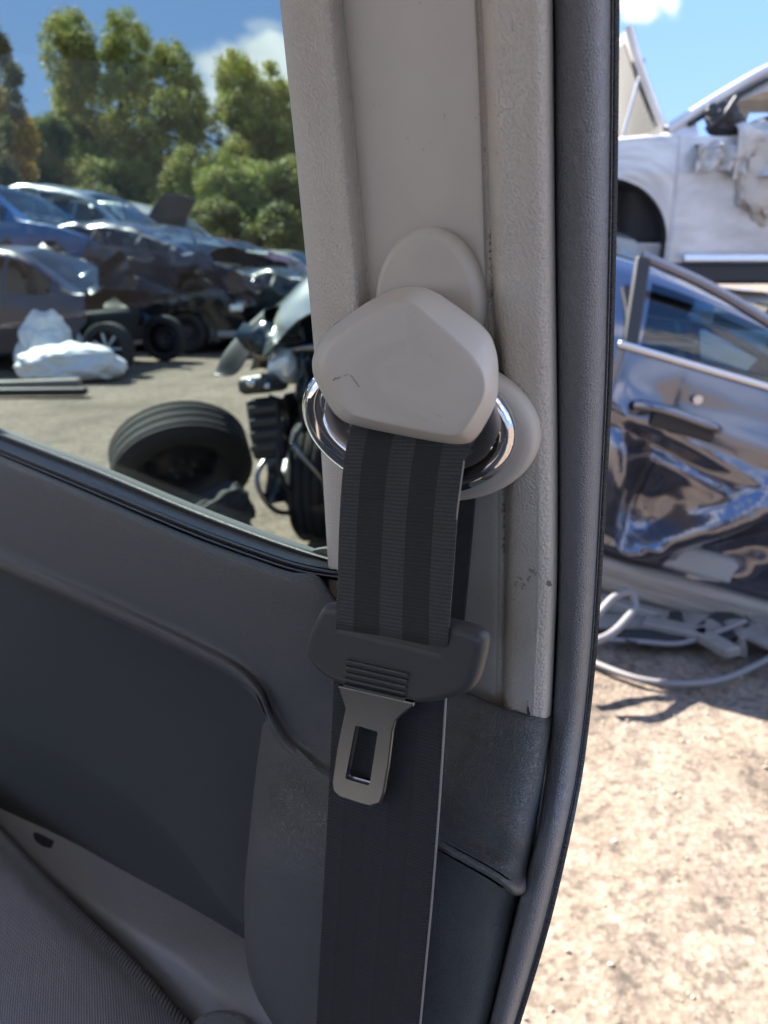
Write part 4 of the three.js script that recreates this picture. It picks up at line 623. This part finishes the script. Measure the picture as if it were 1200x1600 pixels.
// dark teal car close by, facing the viewer, front end torn off
{
  const o = { name: 'dark_car', L: 4.1, W: 1.72, H: 1.4, belt: 0.94, nose: 0.9, dmg: 0.14, paintM: P.teal, hoodOpen: true, lamps: false, liners: false, strip: 3.05, wheels: ['s', 's', 's', 's'], seedN: 21, fine: 1.3, xf: 3.2 };
  const g = carAt(o, 'dark teal car with its front end torn off beside the leaning wheel', [3.2, 0.29, 0.72], at(512, 778, 3.5), -Math.PI / 2 - 0.16);
  g.position.y = 0;
  const pan = (pts, mat, name, t = 0.008, to = V(9, 2, 2)) => mesh(name, sheet(pts.map((r) => r.map((q) => V(...q))), 5, 5, t, to), mat, g);
  pan([[[2.8, 1.06, -0.8], [2.8, 1.10, -0.2], [2.8, 1.12, 0.4], [2.8, 1.08, 0.72], [2.8, 1.0, 0.86]], [[3.1, 1.12, -0.78], [3.1, 1.22, -0.2], [3.1, 1.16, 0.4], [3.12, 1.17, 0.74], [3.1, 1.02, 0.92]], [[3.35, 1.02, -0.78], [3.38, 1.08, -0.25], [3.35, 1.16, 0.4], [3.4, 1.06, 0.72], [3.38, 0.95, 0.94]], [[3.62, 0.98, -0.72], [3.66, 1.04, -0.2], [3.62, 1.02, 0.4], [3.62, 1.0, 0.68], [3.6, 0.84, 0.86]]], P.teal, 'bonnet');
  // torn black wing edge sticking out sideways
  pan([[[3.3, 1.02, 0.86], [3.45, 1.0, 0.90], [3.5, 0.92, 0.86]], [[3.3, 0.95, 0.98], [3.42, 0.92, 1.0], [3.5, 0.84, 0.95]], [[3.32, 0.84, 1.08], [3.42, 0.82, 1.09], [3.48, 0.76, 1.02]], [[3.35, 0.765, 1.13], [3.4, 0.76, 1.13], [3.44, 0.75, 1.12]]], M.darkPlastic, 'torn_wing', 0.006);
  const crumple = (r, k, sx, sy, sz) => { const q = ico(r, 14), p = q.attributes.position; for (let i = 0; i < p.count; i++) { const v = V(p.getX(i), p.getY(i), p.getZ(i)), m = 1 + 0.9 * fbm(v.x * 6 + k, v.y * 6, v.z * 6, 4); p.setXYZ(i, v.x * m * sx, v.y * m * sy, v.z * m * sz); } q.computeVertexNormals(); return q; };
  mesh('engine', placed(crumple(0.34, 3, 0.9, 0.8, 1.1), 3.12, 0.62, 0.1), M.tongue, g);
  mesh('inner_wing', placed(crumple(0.24, 8, 1.2, 1.1, 0.35), 3.25, 0.76, 0.70), P.teal, g);
  // buckled sheet metal and cables hanging in the torn front
  const rag = (x, y, z, w, h, k, mat, name) => mesh(name, sheet(Array.from({ length: 5 }, (_, j) => Array.from({ length: 5 }, (_, i) => V(x + 0.35 * h * fbm(i * 0.7 + k, j * 0.7, k, 2) + 0.10 * Math.sin(j + k), y + h * (j / 4 - 0.5) + 0.06 * fbm(i, j, k + 3, 2), z + w * (i / 4 - 0.5) + 0.08 * fbm(i * 0.8, k, j * 0.8, 2)))), 4, 4, 0.004, V(9, 1, 0)), mat, g);
  rag(3.42, 0.88, 0.62, 0.34, 0.30, 2.1, P.teal, 'buckled_panel'); rag(3.40, 0.62, 0.60, 0.30, 0.36, 5.3, P.dark, 'buckled_panel'); rag(3.36, 0.44, 0.86, 0.16, 0.42, 7.7, P.dark, 'buckled_panel'); rag(3.3, 0.74, 0.34, 0.4, 0.4, 9.2, P.teal, 'buckled_panel'); rag(3.45, 0.86, 0.90, 0.14, 0.20, 11.4, P.teal, 'buckled_panel');
  for (let i = 0; i < 7; i++) { const z = rr(0.35, 0.95), y = rr(0.45, 0.9); mesh('cable', tube([V(3.4, y, z), V(3.58, y - rr(0, 0.15), z + rr(-0.1, 0.1)), V(3.55, y - rr(0.15, 0.3), z + rr(-0.15, 0.15)), V(3.4, y - rr(0.3, 0.45), z + rr(-0.1, 0.1))], rr(0.006, 0.014), 24, 7), i % 3 ? M.darkPlastic : M.steel, g); }
  mesh('fluid_bottle', placed(crumple(0.06, 12, 1, 1.2, 1), 3.52, 0.80, 0.80), M.lampGlass, g);
  const lamp = mesh('headlight', placed(box(0.16, 0.07, 0.15, 0.03), 3.55, 0.735, 0.88, 0.2, -0.4, 0.15), M.tongue, g);
  for (const [y, z, r] of [[0.748, 0.90, 0.022], [0.738, 0.84, 0.014]]) mesh('lamp_bowl', placed(new THREE.SphereGeometry(r, 16, 12), 3.63, y, z), M.chrome, lamp);
  const rad = mesh('grille', placed(box(0.04, 0.24, 0.13, 0.02), 3.54, 0.56, 0.88, 0.1, 0.25, 0.1), M.darkPlastic, g);
  for (let i = 0; i < 4; i++) mesh('slat', placed(box(0.02, 0.028, 0.11, 0.006), 3.57, 0.49 + i * 0.05, 0.88, 0.1, 0.25, 0.1), M.tongue, rad);
  mesh('slam_panel', tube([V(3.5, 0.90, -0.7), V(3.6, 0.92, -0.2), V(3.58, 0.90, 0.4), V(3.5, 0.86, 0.84)], 0.022, 30, 8), M.steel, g);
  mesh('broken_lens', placed(box(0.012, 0.075, 0.055, 0.005), 3.6, 0.30, 0.99, 0.7, 0.3, 0.2), M.strip, g);
  mesh('broken_lens', placed(box(0.012, 0.04, 0.05, 0.005), 3.62, 0.10, 0.80, 0.7, 0.3, 0.2), M.strip, g);
}
const pile = 'wrecked cars piled across the yard';
// dark hatchback parked on the ground with its front stripped
carAt({ L: 4.0, H: 1.44, dmg: 0.1, paintM: P.ink, hoodOpen: true, wheels: ['a', 's', 's', 's'], seedN: 31, lamps: false, liners: false, strip: 3.0, glass: { skip: ['2n', '1n'] } }, 'dark blue hatchback with stripped front end behind the white sacks', [3.05, 0, 0.85], onGround(150, 585).setY(0), -0.18, 0, 0, pile);
// upper row
carAt({ L: 4.1, H: 1.46, dmg: 0.06, paintM: P.blue, hoodOpen: true, wheels: ['s', 's', 's', 's'], seedN: 41, lamps: false }, 'bright blue hatchback resting on top of the pile', [2.1, 1.46, 0], at(20, 290, 12.6), -0.25, -0.05, 0, pile);
carAt({ L: 4.1, H: 1.42, dmg: 0.07, paintM: P.paleBlue, hoodOpen: false, wheels: ['a', 'a', 's', 's'], seedN: 51 }, 'pale blue-grey car on the pile in front of a silver one', [3.1, 0.3, 0.75], at(205, 415, 13.6), -0.28, -0.14, 0, pile);
{
  const g = carAt({ L: 4.2, H: 1.45, dmg: 0.08, paintM: P.silver, hoodOpen: true, wheels: ['a', 'a', 's', 's'], seedN: 61 }, 'silver car on the pile with black bonnet raised', [2.1, 1.45, 0], at(205, 322, 16.5), -0.30, -0.10, 0, pile);
  mesh('bonnet', sheet([[[2.9, 1.0, -0.7], [2.9, 1.02, 0], [2.9, 1.0, 0.7]], [[3.0, 1.35, -0.7], [3.0, 1.4, 0], [3.0, 1.35, 0.7]], [[3.25, 1.72, -0.62], [3.25, 1.76, 0], [3.25, 1.72, 0.62]]].map((r) => r.map((q) => V(...q))), 4, 4, 0.03), M.darkPlastic, g);
}
carAt({ L: 4.0, H: 1.4, dmg: 0.14, paintM: P.pearl, wheels: ['s', 's', 's', 's'], seedN: 71 }, 'white car on the pile with its nose bent down', [2.6, 1.3, 0], at(300, 345, 17.0), -0.35, -0.20, 0, pile);
carAt({ L: 3.9, H: 1.35, crush: 0.4, dmg: 0.2, paintM: P.red, wheels: ['s', '-', 's', 's'], seedN: 81 }, 'dark red crushed car low in the pile', [2.6, 0.9, 0.8], at(372, 402, 17.5), -0.3, -0.08, 0.05, pile);
carAt({ L: 4.0, H: 1.4, crush: 0.2, dmg: 0.12, paintM: P.silver, wheels: ['a', 's', 's', 's'], seedN: 87 }, 'silver saloon at the far end of the pile', [2.0, 1.3, 0.6], at(440, 392, 20), -0.4, -0.04, 0, pile);
// lower row that carries them
[[-9.2, -12.7, P.dark, 'black crushed car under the bright blue hatchback'], [-6.1, -14.4, P.ink, 'navy crushed car under the pale blue-grey car'], [-3.1, -15.2, P.dark, 'black crushed car at the open end of the lower row'], [-7.2, -16.9, P.grey, 'grey crushed car under the silver car with raised bonnet'], [-4.0, -18.0, P.ink, 'flattened navy car under the white car with bent nose']].forEach(([x, z, m, label], i) => addCar({ L: 4.0, H: 1.35, crush: 0.62, dmg: 0.22, paintM: m, wheels: ['s', '-', 's', 'a'], seedN: 100 + i * 7, lamps: i % 2 === 0 }, label, [x, 0, z], [-0.25, -0.35, -0.2, -0.3, -0.3][i], 0, 0, pile));

addCar({ L: 3.7, H: 1.35, crush: 0.6, dmg: 0.24, paintM: P.dark, wheels: ['s', '-', 's', 'a'], seedN: 151, lamps: true }, 'black crushed hatchback on the ground in front of the lower row', [-5.6, 0, -12.9], -0.15, 0, 0, pile);
addCar({ L: 3.8, H: 1.35, crush: 0.45, dmg: 0.26, paintM: P.ink, hoodOpen: true, wheels: ['s', '-', 's', 's'], seedN: 163, lamps: false }, 'navy wreck with open engine bay tipped on top of the black crushed hatchback', [-5.3, 0.82, -13.6], -0.32, -0.10, 0.06, pile);
addCar({ L: 3.8, H: 1.35, crush: 0.5, dmg: 0.36, paintM: P.teal, hoodOpen: true, wheels: ['s', 's', 's', 's'], seedN: 177, lamps: false }, 'dark green crushed car at the end of the row behind the torn-off front', [-3.0, 0, -13.6], -0.5, 0, 0, pile);
// torn panels heaped among the wrecks
{
  const sheetMetal = (w, h, k) => sheet(Array.from({ length: 5 }, (_, j) => Array.from({ length: 6 }, (_, i) => V(w * (i / 5 - 0.5) + 0.15 * fbm(i, j, k, 2), 0.30 * h * fbm(i * 0.6 + k, j * 0.6, k, 2) + 0.12 * h * Math.sin(i * 0.9 + k), h * (j / 4 - 0.5) + 0.15 * fbm(j, i, k + 2, 2)))), 4, 4, 0.006, V(0, 9, 0));
  const kinds = [sheetMetal(1.2, 0.7, 1.3), sheetMetal(0.9, 0.6, 4.1), sheetMetal(1.5, 0.45, 7.9), sheetMetal(0.7, 0.7, 12.2)];
  const lay = (list, mats, name, label) => list.forEach(([px, py, d], i) => { const m = solo(name, kinds[i % 4], mats[i % mats.length], label, 'car part', label); const p = at(px, py, d); m.position.copy(p).setY(Math.max(p.y, 0.12)); if (mats[0] === P.silver) m.scale.setScalar(0.55); m.rotation.set(rr(0.3, 1.5), rr(-1, 1), rr(-0.7, 0.7)); });
  const dark = [], pale = [];
  for (let i = 0; i < 24; i++) { const px = 165 + i * 10 + rr(-8, 8), t = rnd(); dark.push([px, lerp(432, 520, t), lerp(14.6, 12.6, t)]); }
  for (let i = 0; i < 10; i++) dark.push([rr(20, 160), rr(425, 520), 10.4]);
  for (let i = 0; i < 9; i++) pale.push([180 + i * 32 + rr(-10, 10), rr(405, 505), rr(12.6, 14)]);
  lay(dark, [P.dark, P.ink, M.darkPlastic], 'torn_panel', 'dark crumpled car panel heaped among the wrecks');
  lay(pale, [P.silver, P.paleBlue, P.pearl], 'bent_panel', 'pale bent car panel lying in the wreck pile');
}
// ================================================================== loose things
// white bags / sheet heap
const blob = (sx, sy, sz, k, f = 2.2, a = 0.5, d = 5) => { const q = ico(1, 24 + d), p = q.attributes.position; for (let i = 0; i < p.count; i++) { const v = V(p.getX(i), p.getY(i), p.getZ(i)), r = 1 + a * fbm(v.x * f + k, v.y * f, v.z * f, 2) + a * 0.16 * (1 - Math.abs(nz(v.x * f * 2.3, v.y * f * 2.3 + k, v.z * f * 2.3)) * 2); p.setXYZ(i, v.x * r * sx, Math.max(-0.45 * sy, v.y * r * sy), v.z * r * sz); } q.computeVertexNormals(); return q; };
{
  const a = onGround(75, 585), b = onGround(125, 592);
  const m1 = solo('plastic_sack', blob(0.36, 0.46, 0.32, 3, 1.2, 0.45), M.bag, 'tall crumpled white sack standing by the stripped dark hatchback', 'sack'); m1.position.set(a.x, 0.25, a.z - 0.2);
  const m2 = solo('plastic_sack', blob(0.55, 0.24, 0.3, 8, 1.3, 0.45), M.bag, 'low slumped white sack lying beside the tall one', 'sack'); m2.position.set(b.x - 0.05, 0.14, b.z + 0.05);
}
{ // strips and bumper pieces
  const p = onGround(50, 612);
  const s = solo('bumper_strip', placed(box(1.35, 0.10, 0.14, 0.03), 0, 0.06, 0, 0, 0.1, 0.02), M.strip, 'long pale bumper strip on the ground before the white sacks', 'car part'); s.position.set(p.x - 0.2, 0, p.z);
  const q = solo('bumper_strip', placed(box(1.5, 0.07, 0.12, 0.02), 0, 0.045, 0, 0, 0.06, 0), M.darkPlastic, 'long black bumper strip on the ground before the pale strip', 'car part'); q.position.set(p.x - 0.1, 0, p.z + 0.32);
  const r = at(212, 462, 11.8);
  const bump = sheet([[-0.75, 0.1], [-0.4, -0.02], [0, -0.08], [0.35, -0.12], [0.5, 0.1], [0.62, 0.22]].map(([x, y]) => [V(x, y + 0.1, -0.1), V(x, y + 0.04, 0.02), V(x, y - 0.08, 0.03), V(x, y - 0.12, -0.06)]), 4, 4, 0.006, V(0, 1, 5));
  const bm = solo('bumper', bump, P.white, 'white bent bumper lying across the dark wrecks', 'bumper'); bm.position.copy(r);
  const gr = onGround(190, 525);
  const hl = thing('headlight_unit', 'broken silver headlight unit lying on the ground by the wrecks', 'headlight'); mesh('lens', blob(0.32, 0.22, 0.14, 14, 2, 0.3), M.lampGlass, hl); mesh('reflector', placed(new THREE.SphereGeometry(0.09, 18, 12), 0.1, 0.05, 0.1), M.chrome, hl); hl.position.set(gr.x - 0.15, 0.26, gr.z + 0.3); hl.rotation.z = -0.6;
}
{ // hoses and strips beyond the door opening
  const pts = (a, h) => a.map(([x, y], i) => { const q = onGround(x, y); q.y = 0.018 + (h?.[i] ?? 0); return q; });
  solo('hose', tube(pts([[800, 985], [930, 1045], [1000, 1070], [1060, 1077], [1120, 1072], [1180, 1048], [1260, 1000]]), 0.0095, 90, 10), M.hose, 'long grey hose curving across the sunlit dirt', 'hose');
  solo('hose', tube(pts([[840, 1018], [940, 1012], [1000, 1020], [1060, 1018], [1120, 1008], [1160, 1000]], [0, 0.01, 0.02, 0.01, 0.03, 0.05]), 0.009, 70, 10), M.hose, 'thin grey hose lying in the shade under the navy car', 'hose');
  solo('hose', tube([at(870, 1012, 2.24), at(932, 962, 2.30), at(962, 932, 2.33), at(986, 927, 2.34), at(992, 945, 2.33), at(975, 972, 2.28), at(945, 996, 2.22), at(890, 1012, 2.2)], 0.012, 70, 10), M.hose, 'looped grey hose propped against the sill of the navy car', 'hose');
  const st = (a, b, w, label) => { const p = onGround(...a), q = onGround(...b), d = q.clone().sub(p), l = d.length(); const m = solo('plastic_strip', placed(box(l, 0.035, w, 0.01), 0, 0.03, 0), M.strip, label, 'car part'); m.position.copy(p).add(q).multiplyScalar(0.5); m.position.y = 0.01; m.rotation.y = -Math.atan2(d.z, d.x); };
  st([1003, 990], [1105, 1012], 0.07, 'flat grey plastic strip crossing under the looped hose'); st([1085, 1005], [1145, 1040], 0.06, 'short grey plastic strip end beside the thin hose');
  const tr = onGround(1156, 1020); const tk = solo('trim_clip', placed(new THREE.CylinderGeometry(0.008, 0.03, 0.07, 4), 0, 0, 0, 0.3, 0.4, 0.2), M.strip, 'small pale plastic clip under the navy car', 'car part'); tk.position.set(tr.x, 0.03, tr.z);
}

{
  const spots = [[960, 985], [1035, 968], [1080, 985], [1130, 992], [1175, 1005], [1010, 1005], [1190, 975], [985, 962]];
  spots.forEach(([x, y], i) => { const p = onGround(x, y), m = solo('broken_scrap', sheet(Array.from({ length: 4 }, (_, j) => Array.from({ length: 4 }, (_, k) => V(0.20 * (k / 3 - 0.5), 0.05 * fbm(k + i * 3, j, i, 2) + 0.03, 0.12 * (j / 3 - 0.5) + 0.03 * fbm(j, k, i + 4, 2)))), 3, 3, 0.006, V(0, 5, 0)), i % 2 ? M.darkPlastic : M.strip, 'broken scrap of car trim on the ground under the navy car', 'car part', 'scraps under the navy car'); m.position.set(p.x, 0.01, p.z); m.rotation.y = i * 1.3; });
}
// ================================================================== trees
function leafClump(n, s) { const P3 = [], I = []; for (let i = 0; i < n; i++) { const c = V(rr(-1, 1), rr(-1, 1), rr(-1, 1)).multiplyScalar(s), a = V(rr(-1, 1), rr(-1, 1), rr(-1, 1)).normalize(), b = V(rr(-1, 1), rr(-1, 1), rr(-1, 1)).cross(a).normalize(), l = s * rr(0.22, 0.38), w = l * 0.55, k = P3.length / 3; for (const [u, v] of [[-1, 0], [0, -1], [1, 0], [0, 1]]) { const q = c.clone().addScaledVector(a, u * l).addScaledVector(b, v * w); P3.push(q.x, q.y, q.z); } I.push(k, k + 1, k + 2, k, k + 2, k + 3); } const g = new THREE.BufferGeometry(); g.setAttribute('position', new THREE.Float32BufferAttribute(P3, 3)); g.setIndex(I); g.computeVertexNormals(); return g; }
const clumps = [leafClump(14, 0.2), leafClump(14, 0.2), leafClump(14, 0.2)];
const leafM = phys(lin(1), 0.75, { transmission: 0.5, thickness: 0, side: THREE.DoubleSide });
const q0 = new THREE.Quaternion(), e0 = new THREE.Euler();
function crownOf(parent, name, lobes, count, tint, size = 1) {
  const per = Math.floor(count / 3);
  const im = new THREE.InstancedMesh(mergeGeometries(clumps), leafM, count), m = new THREE.Matrix4(); let k = 0;
  const total = lobes.reduce((s, l) => s + l[3] * l[4] * l[5], 0);
  for (const [x, y, z, a, b, c] of lobes) { const n = Math.round(count * a * b * c / total); for (let i = 0; i < n && k < count; i++) {
    const d = V(rr(-1, 1), rr(-1, 1), rr(-1, 1)); if (d.lengthSq() > 1) { i--; continue; } const r = Math.pow(d.length(), 0.55) / Math.max(1e-3, d.length()); d.multiplyScalar(r * (1 + 0.18 * fbm(d.x * 3 + x, d.y * 3, d.z * 3, 2)));
    if (fbm((x + d.x * a) * 0.9, (y + d.y * b) * 0.9, (z + d.z * c) * 0.9, 2) < -0.10) { if (rnd() < 0.75) continue; }
    const s = size * rr(0.7, 1.4); m.compose(V(x + d.x * a, y + d.y * b, z + d.z * c), q0.setFromEuler(e0.set(rr(0, 6), rr(0, 6), rr(0, 6))), V(s, s, s)); im.setMatrixAt(k, m); const v = rr(0.7, 1.3); im.setColorAt(k++, lin(tint[0] * 2.9 * v * rr(0.9, 1.2), tint[1] * 2.6 * v, tint[2] * 2.0 * v)); } }
  im.count = k; im.name = name; im.userData = { kind: 'stuff' }; shadow(im); parent.add(im); return im;
}
function tree(label, px, base, top, D, wide, tint, group, opts = {}) {
  const g = thing(opts.name ?? 'tree', label, 'tree', group), b = at(px, 423, D), H = at(px, top, D).y; g.position.set(b.x, 0, b.z);
  const R = wide / F * D / 2, pts = [V(0, 0, 0), V(R * 0.04, H * 0.25, 0), V(-R * 0.05, H * 0.5, 0.1), V(0.05, H * 0.8, 0)];
  const tg = new THREE.TubeGeometry(new THREE.CatmullRomCurve3(pts), 24, H * 0.022, 9); { const p = tg.attributes.position; for (let i = 0; i < p.count; i++) { const t = p.getY(i) / H, k = 1.25 - 1.1 * t, c = new THREE.CatmullRomCurve3(pts).getPoint(clamp(t / 0.8)); p.setX(i, c.x + (p.getX(i) - c.x) * k); p.setZ(i, c.z + (p.getZ(i) - c.z) * k); } }
  const tr = mesh('trunk', tg, M.bark, g);
  for (let i = 0; i < 9; i++) { const y = H * rr(0.22, 0.6), a = i / 9 * 6.28 + rr(-0.4, 0.4), l = R * rr(0.5, 0.85); mesh('limb', tube([V(0, y, 0), V(Math.cos(a) * l * 0.5, y + l * 0.55, Math.sin(a) * l * 0.5), V(Math.cos(a) * l, y + l * 0.9, Math.sin(a) * l)], H * 0.006, 10, 6), M.bark, tr); }
  const lobes = [], nL = opts.lobes ?? 34, lo = opts.from ?? 0.26;
  for (let i = 0; i < nL; i++) { const t = (i + rr(0.2, 0.8)) / nL, y = lerp(lo, 0.93, t), k = Math.sqrt(Math.max(0.06, Math.sin(Math.PI * Math.pow((y - lo + 0.10) / (1.16 - lo), 0.85)))), a = i * 2.4 + rr(-0.5, 0.5), rad = R * 0.86 * k * Math.sqrt(rr(0.05, 1)); const s = R * rr(0.15, 0.29); lobes.push([Math.cos(a) * rad, H * y - s * 0.4, Math.sin(a) * rad, s * 0.85, s * rr(1.0, 1.6), s * 0.85]); }
  crownOf(g, 'crown', lobes, opts.count ?? 2600, tint, opts.size ?? 1.25);
  return g;
}
const wood = 'trees standing behind the wrecks';
tree('tall broad green tree with sky showing through its lower crown', 215, 423, 42, 44, 262, [0.10, 0.125, 0.035], wood, { count: 5600, size: 1.05, lobes: 52, from: 0.34 });
tree('tall pale green tree rising from the hedge next to the broad tree', 432, 423, 104, 42, 250, [0.12, 0.145, 0.04], wood, { count: 5600, from: 0.1, size: 1.0, lobes: 50 });
tree('thin sparse tree with few leaves beside the yellow shrub', 8, 423, -10, 30, 120, [0.075, 0.085, 0.04], wood, { count: 900, size: 0.8, from: 0.36, lobes: 30 });
{
  const shrubs = [[-30, 190, 37, 220, [0.09, 0.085, 0.02], 'dark olive tree beside the yellow shrub'], [28, 160, 33, 130, [0.17, 0.135, 0.018], 'yellow-leaved shrub beneath the sparse tree'], [105, 200, 40, 150, [0.06, 0.08, 0.025], 'dense dark green bush at the foot of the broad tree'], [205, 250, 38, 190, [0.085, 0.11, 0.03], 'rounded mid-green bush under the broad tree'], [300, 236, 37, 180, [0.09, 0.115, 0.03], 'olive bush filling the gap between the two tall trees'], [375, 246, 35, 190, [0.10, 0.13, 0.035], 'bright green bush below the pale green tree'], [470, 250, 36, 170, [0.085, 0.11, 0.03], 'green bush half hidden by the car pillar'], [150, 290, 33, 160, [0.05, 0.062, 0.022], 'low dark bush above the pale blue-grey car'], [335, 330, 30, 150, [0.07, 0.09, 0.026], 'low bush above the white car with bent nose'], [440, 340, 29, 150, [0.06, 0.08, 0.025], 'low bush above the silver saloon']];
  for (const [px, top, D, wide, tint, label] of shrubs) {
    const b = at(px, 423, D), H = at(px, top, D).y, R = wide / F * D / 2, g = thing('bush', label, 'bush', 'bushes behind the wrecks'); g.position.set(b.x, 0, b.z);
    mesh('stem', tube([V(0, 0, 0), V(0.1, H * 0.4, 0), V(-0.1, H * 0.8, 0)], 0.07, 12, 7), M.bark, g);
    const lobes = []; for (let i = 0; i < 26; i++) { const a = i * 2.4, t = i / 25, y = H * (0.08 + 0.84 * t * rr(0.8, 1.08)), k = Math.sqrt(Math.max(0.05, 1 - Math.pow(t, 2.4))), s = R * rr(0.2, 0.38), rad = R * 0.85 * k * Math.sqrt(rr(0.05, 1)); lobes.push([Math.cos(a) * rad, y, Math.sin(a) * rad, s * 0.9, s * rr(0.9, 1.5), s * 0.9]); }
    crownOf(g, 'crown', lobes, 2800, tint, 0.95);
  }
}
renderer.render(scene, camera);
